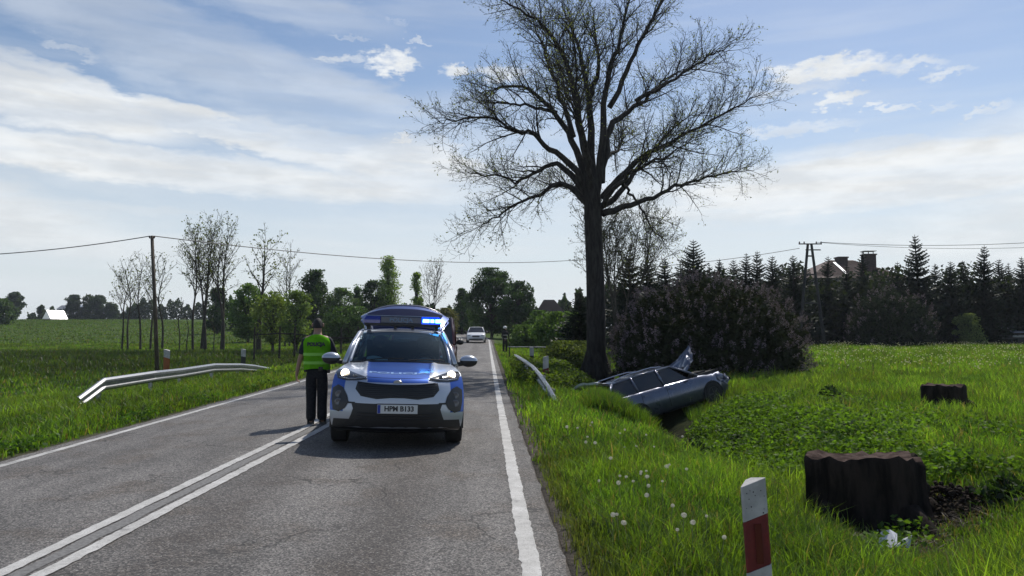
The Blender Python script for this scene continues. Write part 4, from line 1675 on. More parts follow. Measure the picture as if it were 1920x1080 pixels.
# knobbly burr of earth and roots on the right of the large stump: loose soil
n = 1100
rg = np.random.default_rng(77)
a = rg.random(n) * 6.28
rr = rg.random(n) ** .6
X = S1.x + .62 * rr * np.cos(a) + .12 * rg.normal(size=n)
Y = S1.y + .55 * rr * np.sin(a)
hz = .24 * np.exp(-((X - S1.x + .15) / .4) ** 2 - ((Y - S1.y - .1) / .4) ** 2)
Z = gz(X, Y) + hz * rg.random(n)
m = MB()
for x, y, z in zip(X, Y, Z):
    s = .012 + .035 * rg.random() ** 2
    m.ell((x, y, z), (s, s * .8, s * .6), 5, 3, rot=(rg.random() * 3, rg.random() * 3, 0))
tag(m.build('loose_soil', mat('dark_clods', (.045, .034, .026), .95, vary=.5, vscale=60, spec=.1), fix=False), kind='stuff')

PLA = mat('broken_white_plastic', (.62, .63, .66), .35, vary=.15, vscale=20)


def shard(label, px, py, Y, pts, rot, thick=.006, lift=.05):
    p = hit(px, py, lift)
    Y, g = p.y, p.z
    m = MB()
    v = [Vector(q) for q in pts]
    n = len(v)
    low = [q - Vector((0, 0, thick)) for q in v]
    mid = n // 2
    fs = [(0, 1, mid), (0, mid, n - 1)]
    m.prism(v[:mid + 1] + [], Vector((0, 0, -thick)))
    m.prism([v[0]] + v[mid:], Vector((0, 0, -thick)))
    o = m.build('plastic_shard', PLA, None)
    o.location = (p.x, Y, g + lift)
    o.rotation_euler = rot
    o.scale = (1.25, 1.25, 1.25)
    return tag(o, label, 'debris')


shard('larger folded piece of broken white plastic lying below the large stump', 1662, 1016, 5.35, [(-.09, -.07, 0), (.02, -.06, .045), (.10, .02, .02), (.07, .06, .03), (-.02, .05, .05), (-.07, .0, .02)], (R(35), R(-10), R(15)), lift=.13)
shard('smaller bright white plastic shard right of the folded piece', 1692, 1018, 5.25, [(-.06, -.04, 0), (.03, -.045, .01), (.07, .05, .03), (.0, .02, .01)], (R(40), R(5), R(-5)), lift=.11)
shard('tiny white plastic scrap on the soil left of the folded piece', 1640, 998, 5.7, [(-.02, -.01, 0), (.02, -.01, .0), (.03, .01, .01), (.0, .012, .0)], (R(30), 0, R(5)), lift=.06)

# ------------------------------------------------------------------ marker posts
PWHITE = mat('dirty_white_post', (.50, .49, .47), .7, vary=.28, vscale=9, bump=.2, bscale=60)
PRED = mat('red_reflector_band', (.17, .012, .014), .5, vary=.3, vscale=14)
PBLK = mat('black_reflector_band', (.02, .02, .02), .6)
ORANGE = mat('orange_post_band', (.35, .10, .02), .6, vary=.3, vscale=12)
SPOT = mat('tar_spots', (.03, .03, .03), .9)


def marker(label, X, Y, top, w, band, slant, z_band=(.55, .80), lean=(0, 0), rz=0.0, refl=False, body=None):
    g = gzf(X, Y)
    h = top - g
    root = thing('marker_post', label, 'marker post', (X, Y, g), (lean[0], lean[1], rz))
    # plan: shallow triangle with blunt front edge; top cut at a slant
    dpt = w * .75
    plan = [(-w / 2, 0), (-w * .42, -w * .07), (w * .42, -w * .07), (w / 2, 0), (w * .12, dpt), (-w * .12, dpt)]

    def seg(z0, z1, mt, nm, off=0.0):
        m = MB()
        s = 1 + off
        lo = [(x * s, y * s, z0 + slant * x) for x, y in plan]
        hi = [(x * s, y * s, z1 + slant * x) for x, y in plan]
        k = len(plan)
        m.add(lo + hi, [tuple(reversed(range(k))), tuple(range(k, 2 * k))] + [(i, (i + 1) % k, k + (i + 1) % k, k + i) for i in range(k)])
        return m.build(nm, mt, root, bevel=.003 if w > .1 and Y < 6 else 0)
    zb0, zb1 = h * z_band[0], h * z_band[1]
    seg(-.3, zb0, body or PWHITE, 'post_base')
    b_ = seg(zb0 + .0005, zb1 - .0005, band, 'colour_band')
    seg(zb1, h, PWHITE, 'post_head')
    if refl:
        m = MB()
        cx = .005
        zc = (zb0 + zb1) / 2
        m.box((cx, -w * .07 - .004, zc), (w * .26, .008, (zb1 - zb0) * .78))
        m.build('reflector', mat('dark_red_reflector', (.10, .008, .012), .25, coat=.5), root)
        rr = random.Random(4)
        m = MB()
        for i in range(22):
            zz = rr.choice([rr.uniform(zb1 + .02, h - .02), rr.uniform(zb0 - .3, zb0 - .02)])
            m.box((rr.uniform(-w * .38, w * .38), -w * .07 - .001, zz), (rr.uniform(.002, .005), .002, rr.uniform(.002, .007)))
        m.build('dirt_specks', SPOT, root)
    return root


marker('near red and white plastic marker post with a slanted top at the lower right', 1.167, 3.5, .868, .118, PRED, .36, (.60, .835), rz=R(-4), lean=(0, R(-3)), refl=True)
marker('white headed marker post with a dark red band behind the end of the right guardrail', PX(1023, 22), 22, .80, .17, PRED, .25, (.25, .62))
marker('pale marker post with a black band, farther along the right guardrail', PX(997, 32), 32, .84, .18, PBLK, 0, (.2, .62), body=PBLK)
marker('marker post with an orange band and pale head behind the left guardrail', PX(315, 26), 26, .88, .22, ORANGE, -.3, (.45, .80), body=mat('dark_post', (.05, .035, .03), .8))
marker('dark marker post with a white cap behind the far end of the left guardrail', PX(458, 31), 31, .78, .20, PBLK, -.15, (.3, .72), body=PBLK)


# ------------------------------------------------------------------ guardrails
def wbeam(pts, nm, parent, faces):
    """W-profile rail through 3D points; faces = sideways direction (+1/-1)"""
    prof = [(.0, .155), (.035, .15), (.075, .105), (.075, .065), (.010, .025), (.010, -.025), (.075, -.065), (.075, -.105), (.035, -.15), (.0, -.155)]
    rows = []
    P3 = [Vector(p) for p in pts]
    for i, p in enumerate(P3):
        t_ = P3[min(i + 1, len(P3) - 1)] - P3[max(i - 1, 0)]
        sd = Vector((t_.y, -t_.x, 0)).normalized() * faces
        rows.append([p + sd * a + Vector((0, 0, z)) for a, z in prof] + [p + sd * (a - .006) + Vector((0, 0, z * .985)) for a, z in reversed(prof)])
    return MB().grid(rows, closed=True).build(nm, GALV, parent)


def guardrail(label, line, ends, faces):
    """line: list of (X, Y, ztop); straight rail pieces between them"""
    root = thing('guardrail', label, 'guardrail', (line[0][0], line[0][1], 0))
    o = Vector(root.location)
    pts = [Vector((x, y, z - .155)) - o for x, y, z in line]
    for i in range(len(pts) - 1):
        a, b_ = pts[i], pts[i + 1]
        d = (b_ - a)
        wbeam([a, a + d * .5, b_ + d.normalized() * .04], 'rail_panel', root, faces).location = (0, 0, .002 * (i % 2))
    for i, (x, y, z) in enumerate(line):
        if i in ends:
            continue
        p = Vector((x, y, 0)) - o
        g = gzf(x, y)
        sd = -faces
        m = MB()
        q = p + Vector((sd * .09, 0, 0))
        m.box((q.x, q.y, (z - .08 + g - .3) / 2), (.10, .055, z - .08 - g + .3))
        m.box((q.x - sd * .05, q.y, z - .155), (.07, .05, .20))
        m.build('rail_post', GALV, root, bevel=.004)
    return root


yl = np.array([17.2, 18.6, 21.0, 24.0, 27.0, 29.5, 32.0, 36.0])
xl = [PX(150, 17.2), PX(197, 18.4), PX(292, 20.8), PX(345, 23.2), PX(404, 26.6), PX(452, 29.4), PX(478, 31.5), PX(506, 34.0)]
yl = [17.2, 18.4, 20.8, 23.2, 26.6, 29.4, 31.5, 34.0]
zl_ = [P(150, 746, 17.2).z + .02, P(197, 709, 18.4).z, P(292, 695.5, 20.8).z, P(345, 690, 23.2).z, P(404, 681.5, 26.6).z, P(465, 681.5, 29.4).z, P(482, 684, 31.5).z, P(506, 689, 34.0).z]
guardrail('left guardrail with both ends bent down to the grass', list(zip(xl, yl, zl_)), (0, 7), 1)
yr_ = [16.9, 18.6, 20.6, 23, 26, 30, 34]
xr_ = [PX(1045, 16.9), PX(1030, 18.6), PX(1013, 20.6), PX(1000, 23), PX(986, 26), PX(974, 30), PX(966, 34)]
zr_ = [P(1045, 750, 16.9).z, P(1030, 723, 18.6).z, P(1013, 699, 20.6).z, P(1000, 685, 23).z, P(986, 675, 26).z, P(975, 668, 30).z, P(968, 664, 34).z]
guardrail('right guardrail seen end on, curving down into the grass by the wreck', list(zip(xr_, yr_, zr_)), (0,), -1)
# pale rail across the bank, with a dark post
root = thing('pipe_rail', 'pale horizontal pipe rail with a dark post behind the right guardrail', 'railing', (PX(990, 40), 40, gzf(PX(990, 40), 40)))
zt = P(0, 651, 40).z - root.location.z
m = MB()
m.tube([(PX(952, 40) - root.location.x, 0, zt + .02), (PX(1043, 40) - root.location.x, 0, zt - .01)], .025, 8)
m.build('pipe', GALV, root)
for q in (955, 1029, 1041):
    xx = PX(q, 40)
    gg = gzf(xx, 40) - root.location.z
    m = MB()
    m.box((xx - root.location.x, .03, (zt + gg) / 2), (.12 if q == 1029 else .06, .06, zt - gg + .3))
    m.build('post', mat('dark_iron_post', (.03, .028, .026), .7), root)
# far barrier at the bend
root = thing('guardrail', 'far short guardrail across the bend beyond the white car', 'guardrail', (PX(862, 108), 108, zr(108)))
m = []
zt = P(0, 633.5, 108).z - root.location.z
wbeam([Vector((PX(838, 108) - root.location.x, 0, zt)), Vector((PX(858, 108) - root.location.x, 0, zt)), Vector((PX(884, 108) - root.location.x, 0, zt))], 'rail_panel', root, 1)
for q in (842, 856, 870, 882):
    mm = MB()
    xx = PX(q, 108)
    mm.box((xx - root.location.x, .1, zt / 2 - .25), (.12, .1, zt + .5))
    mm.build('rail_post', GALV, root)

# ------------------------------------------------------------------ power poles and lines
pY = 37.0
pb = P(297, 680, pY)
pt = P(285, 442, pY)
g = gzf(pb.x, pY)
root = thing('power_pole', 'tall slightly leaning wooden power pole on the left meadow', 'power pole', (pb.x, pY, g))
m = MB()
top_l = Vector((pt.x - pb.x, 0, pt.z - g))
m.tube([(0, 0, -.4), top_l * .5, top_l], [.105, .09, .075], 12)
m.build('pole', WOOD, root, smooth=True)
m = MB()
m.tube([top_l + Vector((-.12, 0, -.12)), top_l + Vector((.12, 0, -.12))], .022, 6)
m.build('bracket', BLACKP, root)
for s in (-.12, .12):
    m = MB()
    m.lathe([(.02, -.10), (.04, -.08), (.03, -.05), (.045, -.03), (.02, .02)], tuple(top_l + Vector((s, 0, -.02))), 8)
    m.build('insulator', mat('brown_insulator', (.07, .04, .03), .25), root)
aY = 55.0
ag = gzf(PX(1517, aY), aY)
at_ = P(1518, 457, aY)
ah = at_.z - ag
root = thing('power_pole', 'dark A-shaped power pole with a crossarm in front of the house', 'power pole', (at_.x, aY, ag))
for s in (-1, 1):
    m = MB()
    m.tube([(s * .98, 0, -.3), (s * .13, 0, ah)], [.14, .095], 4, flat=(1, 1))
    m.build('leg', CONC, root)
for z, w in ((ah * .70, .34), (ah * .42, .62), (ah * .88, .2)):
    m = MB()
    m.box((0, 0, z), (w * 2, .10, .10))
    m.build('brace', CONC, root)
for z, w in ((ah + .02, .85), (ah - .42, .55)):
    m = MB()
    m.box((0 if w > .8 else .2, -.12, z - .05), (w * 2, .07, .08))
    m.build('crossarm', BLACKP, root)
for s in (-.8, -.45, .45, .8):
    m = MB()
    m.lathe([(.015, -.02), (.05, .0), (.045, .05), (.055, .07), (.03, .14)], (s, -.12, ah + .01), 8)
    m.build('insulator', mat('brown_insulator', (.07, .04, .03), .25), root)


def wire(label, a, b_, sag, r=.016, n=20):
    a, b_ = Vector(a), Vector(b_)
    pts = [a.lerp(b_, i / n) + Vector((0, 0, -sag * 4 * (i / n) * (1 - i / n))) for i in range(n + 1)]
    o0 = pts[0].copy()
    o = MB().tube([p - o0 for p in pts], r, 5).build('overhead_wire', mat('wire', (.04, .04, .045), .6), None)
    o.location = o0
    return tag(o, label, 'wire')


wire('overhead wire running left out of the picture from the wooden pole', pt + Vector((-.12, 0, -.02)), P(-160, 482, 40), .25, .024)
far_end = P(1100, 486, 70)
wire('overhead wire running right from the wooden pole across the road', pt + Vector((.12, 0, -.02)), far_end, .75, .024)
wire('left overhead wire sagging away from the A-shaped pole behind the big tree', at_ + Vector((-.8, -.12, -.35)), P(1120, 505, 62), .3, .020)
wire('upper overhead wire running right from the A-shaped pole', at_ + Vector((.8, -.12, .1)), P(2120, 440, 50), .45, .018)
wire('lower overhead wire running right from the A-shaped pole', at_ + Vector((.45, -.12, .1)), P(2120, 452, 52), .5, .014)

# ------------------------------------------------------------------ wooden fence on the left
fY = 50
root = thing('wooden_fence', 'dark wooden rail fence behind the officer', 'fence', (PX(590, fY), fY, gzf(PX(590, fY), fY)))
o = Vector(root.location)
posts = [478, 525, 553, 598, 640, 672]
ztop = [P(q, 613, fY).z for q in posts]
DW = mat('dark_fence_wood', (.045, .036, .028), .9, vary=.4, vscale=10)
for q, zt in zip(posts, ztop):
    xx = PX(q, fY)
    gg = gzf(xx, fY)
    m = MB()
    m.tube([(xx - o.x, 0, gg - o.z - .3), (xx - o.x + .02, 0, zt - o.z)], [.075, .065], 8)
    m.build('fence_post', DW, root)
rl = [(478, 627), (525, 625), (553, 626), (598, 631), (640, 634), (672, 632)]
for (qa, za), (qb, zb) in zip(rl[:-1], rl[1:]):
    a, b_ = P(qa, za, fY) - o, P(qb, zb, fY) - o
    m = MB()
    m.tube([a + Vector((-.05, -.09, 0)), (a + b_) / 2 + Vector((0, -.09, -.02)), b_ + Vector((.05, -.09, .01))], [.05, .045, .05], 6)
    m.build('rail', DW, root)

# ------------------------------------------------------------------ houses
BRICK = mat('dark_render_wall', (.16, .13, .115), .9, vary=.3, vscale=3)
TILE = mat('brown_tile_roof', (.115, .065, .055), .75, vary=.3, vscale=7, bump=.5, bscale=18)
CHIM = mat('chimney_brick', (.10, .075, .065), .9, vary=.3, vscale=9, bump=.3)
hY = 67.0
hg = gzf(PX(1605, hY), hY)
root = thing('house', 'dark house with a brown hipped roof and two chimneys behind the spruces', 'house', (PX(1605, hY), hY, hg))
o = Vector(root.location)
ez = P(0, 521, hY).z - hg
rz_ = P(0, 480, hY).z - hg
xL, xR = PX(1515, hY) - o.x, PX(1705, hY) - o.x
m = MB()
m.box(((xL + xR) / 2, 4, ez / 2 - .2), (xR - xL - .8, 8, ez + .4))
m.build('wall', BRICK, root)
xa, xb = PX(1592, hY) - o.x, PX(1640, hY) - o.x
m = MB()
E = [Vector((xL, -.5, ez)), Vector((xR, -.5, ez)), Vector((xR, 8.5, ez)), Vector((xL, 8.5, ez))]
T = [Vector((xa, 4, rz_)), Vector((xb, 4, rz_))]
m.add(E + T, [(0, 1, 5, 4), (1, 2, 5), (2, 3, 4, 5), (3, 0, 4), (3, 2, 1, 0)])
rf = m.build('roof', TILE, root)
# battens of tiles: courses standing proud
m = MB()
for k in range(1, 14):
    q = k / 14
    a = E[0].lerp(T[0], q)
    b_ = E[1].lerp(T[1], q)
    m.tube([a + Vector((.1, -.01, .03)), b_ + Vector((-.1, -.01, .03))], .035, 4)
tag(m.build('tile_course', TILE, rf), kind='stuff')
m = MB()
ra = E[0].lerp(T[0], .03)
a = Vector((PX(1591, hY) - o.x - .25, 0, 0))
sk0 = Vector((PX(1590, hY) - o.x, -.5 + 4.5 * .06, ez + (rz_ - ez) * .06 + .08))
sk1 = Vector((PX(1594, hY) - o.x, -.5 + 4.5 * .80, ez + (rz_ - ez) * .80 + .08))
m.prism([sk0 + Vector((-.10, 0, 0)), sk0 + Vector((.10, 0, 0)), sk1 + Vector((.16, 0, 0)), sk1 + Vector((-.12, 0, 0))], (0, -.02, .05))
m.build('roof_glint_strip', mat('painted_glint_white', (.85, .85, .86), .4), rf)  # white strip that paints the bright glint on the roof slope
for (q, tp, w, nm) in ((1611, 477, .85, 'low broad chimney'), (1657, 473, 1.0, 'tall chimney with a metal guard on top')):
    xx = PX(q, hY) - o.x
    zt = P(0, tp, hY).z - hg
    m = MB()
    m.box((xx, 3.4 if q < 1640 else 2.6, (zt + ez) / 2), (w, .9, zt - ez + .2))
    m.box((xx, 3.4 if q < 1640 else 2.6, zt + .03), (w + .14, 1.04, .12))
    ch = m.build('chimney', CHIM, root)
    ch['label'] = nm
    if q > 1640:
        m = MB()
        for s in (-.45, 0, .45):
            m.box((xx + s, 2.6, zt + .2), (.06, .06, .3))
        m.box((xx, 2.6, zt + .36), (1.15, .9, .04))
        m.build('chimney_guard', BLACKP, ch)
zb = P(0, 566, hY).z - hg
m = MB()
m.box((PX(1552, hY) - o.x, -.55, zb), (PX(1585, hY) - PX(1520, hY), 1.1, .14))
bal = m.build('balcony_slab', mat('pale_slab', (.42, .41, .40), .8), root)
for q in (1523, 1545, 1567, 1583):
    m = MB()
    m.box((PX(q, hY) - o.x, -1.0, zb + .5), (.07, .07, 1.0))
    m.build('baluster', BLACKP, bal)
for q, z0, z1, w in ((1536, zb + .25, zb + 2.0, 1.0), (1566, zb + .25, zb + 2.1, 1.4), (1568, .5, 2.6, 1.7), (1536, .9, 2.2, 1.1), (1660, zb + .6, zb + 1.9, 1.2), (1620, zb + .6, zb + 1.9, 1.2)):
    xx = PX(q, hY) - o.x
    m = MB()
    m.box((xx, .02 - .04, (z0 + z1) / 2), (w, .10, z1 - z0))
    wdw = m.build('window', mat('window_frame_grey', (.30, .29, .28), .6), root)
    for s in (-1, 1):
        m = MB()
        m.box((xx + s * w * .24, -.085, (z0 + z1) / 2), (w * .40, .02, (z1 - z0) * .86))
        m.build('pane', DARKG, wdw)
    m = MB()
    m.box((xx, -.12, z0 - .06), (w + .2, .2, .07))
    m.build('sill', mat('pale_slab', (.42, .41, .40), .8), wdw)

# dark roof peeping out over the bushes in the middle
qY = 84.0
X_ = PX(1032, qY)
root = thing('house', 'dark gabled roof showing above the bushes left of the big trunk', 'house', (X_, qY, gzf(X_, qY)))
gg = root.location.z
ez, rz2 = P(0, 588, qY).z - gg, P(0, 560, qY).z - gg
m = MB()
m.box((0, 3, ez / 2), (4.2, 6, ez))
m.build('wall', BRICK, root)
m = MB()
wl = PX(1010, qY) - X_ - .3
wr = PX(1062, qY) - X_
m.add([(wl, -.3, ez), (wr, -.3, ez), (wr, 6.3, ez), (wl, 6.3, ez), (wl + 1.0, 3, rz2), (wr - 1.2, 3, rz2)], [(0, 1, 5, 4), (1, 2, 5), (2, 3, 4, 5), (3, 0, 4), (3, 2, 1, 0)])
m.build('roof', mat('dark_slate_roof', (.018, .018, .020), 1.0, spec=.05), root)

# far farm buildings on the left hill
SHEET = mat('sun_glinting_sheet_roof', (.75, .76, .78), .30, 1.0)


def barn(label, px0, px1, Y, ytop, yeave, ybot, roofm, wallm, depth=7, rot=0.0, wide=1.0):
    X0, X1 = PX(px0, Y), PX(px1, Y)
    ze, zt = P(0, yeave, Y).z, P(0, ytop, Y).z
    zb = min(P(0, ybot, Y).z, gzf((X0 + X1) / 2, Y)) - .3
    cx = (X0 + X1) / 2
    root = thing('farm_building', label, 'house', (cx, Y, zb), (0, 0, R(rot)))
    m = MB()
    w = (X1 - X0) * wide
    m.box((0, depth / 2, (ze - zb) / 2), (w, depth, ze - zb))
    m.build('wall', wallm, root)
    m = MB()
    h0, h1 = ze - zb, zt - zb
    A = [Vector((-w / 2 - .3, -.3, h0)), Vector((w / 2 + .3, -.3, h0)), Vector((w / 2 + .3, depth / 2, h1)), Vector((-w / 2 - .3, depth / 2, h1)),
         Vector((w / 2 + .3, depth + .3, h0)), Vector((-w / 2 - .3, depth + .3, h0))]
    m.add(A, [(0, 1, 2, 3), (3, 2, 4, 5), (0, 3, 5), (1, 4, 2), (5, 4, 1, 0)])
    m.build('roof', roofm, root)
    for s in (-.25, .2):
        m = MB()
        m.box((w * s, -.02, (ze - zb) * .55), (w * .12, .1, (ze - zb) * .4))
        m.build('window', DARKG, root)
    return root


PINKW = mat('pale_pink_wall', (.42, .34, .34), .9)
GREYW = mat('pale_grey_wall', (.36, .37, .40), .9)
barn('low farmhouse with a glaring sunlit metal roof, far left', 90, 131, 215, 582, 598, 603, SHEET, PINKW, depth=2.8, rot=69, wide=.75)
barn('small shed with a white roof glint right above the shiny farmhouse', 141, 174, 250, 571.5, 580, 586, mat('pale_sheet_roof', (.55, .57, .6), .3, .6), GREYW)
barn('pale gabled house behind the trees on the left horizon', 236, 262, 250, 573, 584, 592, mat('grey_slate_roof', (.16, .17, .19), .6), GREYW)
barn('hazy grey house behind the dark round tree on the left horizon', 107, 122, 262, 572, 580, 592, mat('grey_slate_roof', (.16, .17, .19), .6), GREYW, depth=6)
# low shed with a bluish sheet roof at the right edge
sY = 57.0
X0, X1 = PX(1872, sY), PX(1990, sY)
g = gzf((X0 + X1) / 2, sY)
root = thing('garden_shed', 'low dark shed with a shiny bluish roof at the right edge of the picture', 'shed', ((X0 + X1) / 2, sY, g))
w = X1 - X0
za, zb_ = P(0, 610, sY).z - g, P(0, 624, sY).z - g
m = MB()
m.box((0, 2, zb_ / 2), (w - .5, 3.4, zb_))
m.build('wall', mat('dark_boards', (.05, .05, .052), .8), root)
m = MB()
m.prism([(-w / 2 + .55, 3.8, za), (w / 2 - .1, 3.8, za), (w / 2, -.2, zb_), (-w / 2 + 1.0, -.2, zb_)], (0, 0, .08))
m.build('roof', mat('bluish_sheet', (.16, .18, .27), .3, .5), root)
m = MB()
m.box((-.4, -.03 + .28, zb_ * .72), (1.6, .1, .16))
m.build('window', mat('pale_pane', (.30, .32, .34), .3), root)
# ------------------------------------------------------------------ wheels
def wheel(parent, x, y, z, r, w, side, nm='wheel', rimm=None, flat=False):
    m = MB()
    h = w / 2
    prof = [(r * .62, -h * .9), (r * .70, -h), (r * .93, -h), (r * .985, -h * .82), (r, -h * .5), (r, h * .5), (r * .985, h * .82), (r * .93, h), (r * .70, h), (r * .62, h * .9)]
    m.lathe(prof, (0, 0, 0), 28, 'X')
    wob = bpy.data.objects.new(nm, None)
    wob.empty_display_size = .1
    COL.objects.link(wob)
    wob.parent = parent
    wob.location = (x, y, z)
    m.build('tyre', RUBBER, wob, smooth=False)
    m = MB()
    m.lathe([(r * .64, side * h * .55), (r * .66, side * h * .92), (r * .60, side * h * .94), (r * .56, side * h * .5), (r * .2, side * h * .45), (r * .05, side * h * .45)], (0, 0, 0), 24, 'X')
    for k in range(5):
        a = k * 2 * math.pi / 5
        d = Vector((0, math.cos(a), math.sin(a)))
        m.tube([d * r * .1 + Vector((side * h * .70, 0, 0)), d * r * .62 + Vector((side * h * .80, 0, 0))], [r * .10, r * .075], 6)
    m.lathe([(r * .17, side * h * .55), (r * .15, side * h * .82), (r * .02, side * h * .86)], (0, 0, 0), 14, 'X')
    m.build('rim', rimm or ALLOY, wob)
    return wob


# ------------------------------------------------------------------ the police car
YAW = math.atan(.128)
PC = Vector((-1.535, 9.92, 0))
PC.z = float(road_z(-1.75, 12.0))
pc = thing('police_car', 'white and blue police SUV facing the camera with lit blue light bar and raised tailgate', 'police car', PC, (0, R(1.55), YAW))
ST = np.array([  # y, z, half width, sweep, edge lift
    (.26, .21, .78, .24, 0), (.10, .26, .85, .28, 0), (.03, .36, .885, .32, 0), (.00, .48, .90, .35, 0), (.00, .60, .905, .38, 0),
    (.015, .70, .905, .41, 0), (.04, .80, .90, .43, .005), (.075, .88, .89, .45, .02), (.14, .94, .87, .45, .045), (.26, .985, .845, .42, .045),
    (.45, 1.025, .82, .36, .03), (.75, 1.07, .80, .27, .005), (1.05, 1.105, .785, .20, -.02), (1.24, 1.125, .775, .17, -.03)])
NS = len(ST)
_tt = np.arange(NS)
_dense = resample(ST, (NS - 1) * 12 + 1)
_dt = np.linspace(0, NS - 1, len(_dense))


def prm(t):
    return [np.interp(t, _dt, _dense[:, i]) for i in range(5)]


def SH(s, t):
    y, z, W, k, lf = prm(t)
    a = abs(s)
    ridge = .014 * math.exp(-((a - .56 - .02 * (t - 9)) / .055) ** 2) * float(smooth(8.2, 9.6, t))
    return Vector((W * s, y + k * a ** 2.5, z + lf * a ** 2.2 + ridge))


def SHn(s, t, off):
    e = .01
    a = SH(min(1, s + e), t) - SH(max(-1, s - e), t)
    b_ = SH(s, min(NS - 1, t + e * 4)) - SH(s, max(0, t - e * 4))
    n = a.cross(b_)
    if n.length < 1e-9:
        n = Vector((0, -1, 0))
    n.normalize()
    if n.y > 0 and n.z < .5:
        n = -n
    if n.z < -.5:
        n = -n
    return SH(s, t) + n * off


def z2t(z):
    return float(np.interp(z, _dense[:, 1], _dt))


def xz(x, z):
    t = z2t(z)
    return (x / prm(t)[2], t)


BLUE = (.009, .070, .36)
PWHT = (.43, .46, .52)


def livery(x, y, z, t=None):
    """flat film colours of the car: blue bonnet band, blue corners and side band, the rest white"""
    c = np.array(PWHT)
    ax = abs(x)
    if z < .30:
        return np.array((.012, .012, .013))
    if t is not None:
        if t > 7.2 and ax < .40 + .012 * (t - 7):
            return np.array(BLUE)
        if t <= 9.0 and ax > .71 and .50 < z < .97:
            return np.array(BLUE)
        return c
    if .56 < z < .95:
        return np.array(BLUE)
    return c


paint = bpy.data.materials.new('police_livery_paint')
paint.use_nodes = True
t = NT(paint.node_tree)
b = t.n['Principled BSDF']
at = t.node('ShaderNodeAttribute', attribute_name='col')
t.l.new(at.outputs['Color'], b.inputs['Base Color'])
b.inputs['Roughness'].default_value = .42
b.inputs['Metallic'].default_value = .68
b.inputs['Coat Weight'].default_value = .9
b.inputs['Coat Roughness'].default_value = .12


SILVP = mat('silver_white_paint', PWHT, .30, .55, coat=.9)


def colored(o, fn):
    me = o.data
    at = me.attributes.new('col', 'FLOAT_COLOR', 'POINT')
    for i, v in enumerate(me.vertices):
        at.data[i].color = (*fn(v.co), 1)
    return o


# body shell: bumper, nose and bonnet
ns, ntt = 121, 150
S_ = np.linspace(-1, 1, ns)
T_ = np.linspace(0, NS - 1, ntt)
rows, cols = [], []
for t_ in T_:
    r = []
    for s_ in S_:
        p = SH(s_, t_)
        r.append(tuple(p))
        cols.append(livery(p.x, p.y, p.z, t_))
    rows.append(r)
v = np.array(rows).reshape(-1, 3)
ii = np.arange(ns * ntt).reshape(ntt, ns)
q = np.stack([ii[:-1, :-1], ii[:-1, 1:], ii[1:, 1:], ii[1:, :-1]], -1).reshape(-1, 4)
isplit = int(np.searchsorted(T_, 8.15)) * (ns - 1)
cols = np.array(cols)


def sub(qs, name):
    used = np.unique(qs)
    mp = np.full(len(v), -1)
    mp[used] = np.arange(len(used))
    return np_mesh(name, v[used], mp[qs], paint, pc, col=cols[used], smooth=True)


sub(q[:isplit], 'front_bumper')
sub(q[isplit + (ns - 1):], 'bonnet')
m = MB()
m.tube([SHn(s_, 8.2, -.010) for s_ in np.linspace(-.99, .99, 40)], .012, 5)
m.build('bonnet_gap', BLACKP, pc)


def overlay(name, poly, mt, off=.006, parent=None, depth=.03, fine=.07, st=False):
    """panel laid on the nose: polygon in (x, z) or in shell coordinates"""
    pts = poly if st else [xz(x, z) for x, z in poly]
    bm = bmesh.new()
    vs = [bm.verts.new((a, b_, 0)) for a, b_ in pts]
    bm.faces.new(vs)
    bmesh.ops.triangulate(bm, faces=bm.faces)
    for _ in range(4):
        es = [e for e in bm.edges if math.hypot(e.verts[0].co.x - e.verts[1].co.x, (e.verts[0].co.y - e.verts[1].co.y) * .09) > fine]
        if not es:
            break
        bmesh.ops.subdivide_edges(bm, edges=es, cuts=1)
        bmesh.ops.triangulate(bm, faces=bm.faces)
    base = {v_: (v_.co.x, v_.co.y) for v_ in bm.verts}
    for v_, (a, b_) in base.items():
        v_.co = SHn(a, b_, off)
    ret = bmesh.ops.extrude_face_region(bm, geom=list(bm.faces))
    for g_ in ret['geom']:
        if isinstance(g_, bmesh.types.BMVert):
            g_.co.y += depth
    bmesh.ops.recalc_face_normals(bm, faces=bm.faces)
    me = bpy.data.meshes.new(name)
    bm.to_mesh(me)
    bm.free()
    return link_mesh(name, me, mt, parent or pc)


def mirx(poly):
    return [(-x, z) for x, z in reversed(poly)]


GR = mat('grille_black', (.012, .012, .013), .45)
grl = overlay('grille', [(-.53, .885), (-.27, .868), (0, .862), (.27, .868), (.53, .885), (.555, .80), (.48, .715), (.27, .682), (.09, .70), (-.09, .70), (-.27, .682), (-.48, .715), (-.555, .80)], GR, .006)
m = MB()
for z_ in (.725, .75, .775, .80, .825, .85):
    hw = .44 if z_ < .74 else .50
    m.tube([SHn(*xz(x_, z_), .012) for x_ in np.linspace(-hw, hw, 25)], .0045, 5)
m.build('grille_bar', mat('dark_chrome', (.08, .08, .085), .3, .8), grl)
m = MB()
rim = [(-.53, .885), (-.27, .868), (0, .862), (.27, .868), (.53, .885)]
dn = []
for (x0, z0), (x1, z1) in zip(rim[:-1], rim[1:]):
    for k in range(8):
        dn.append(SHn(*xz(x0 + (x1 - x0) * k / 8, z0 + (z1 - z0) * k / 8), .012))
m.tube(dn, .006, 5)
m.build('grille_trim', mat('dark_chrome', (.08, .08, .085), .3, .8), grl)
m = MB()
bc = SHn(*xz(0, .90), .004)
m.lathe([(.055, -.006), (.06, .0), (.05, .006)], (0, 0, 0), 24, 'Y')
bdg = m.build('badge', mat('badge_grey', (.30, .31, .33), .3, .8), pc)
bdg.scale = (1, 1, .5)
bdg.location = bc
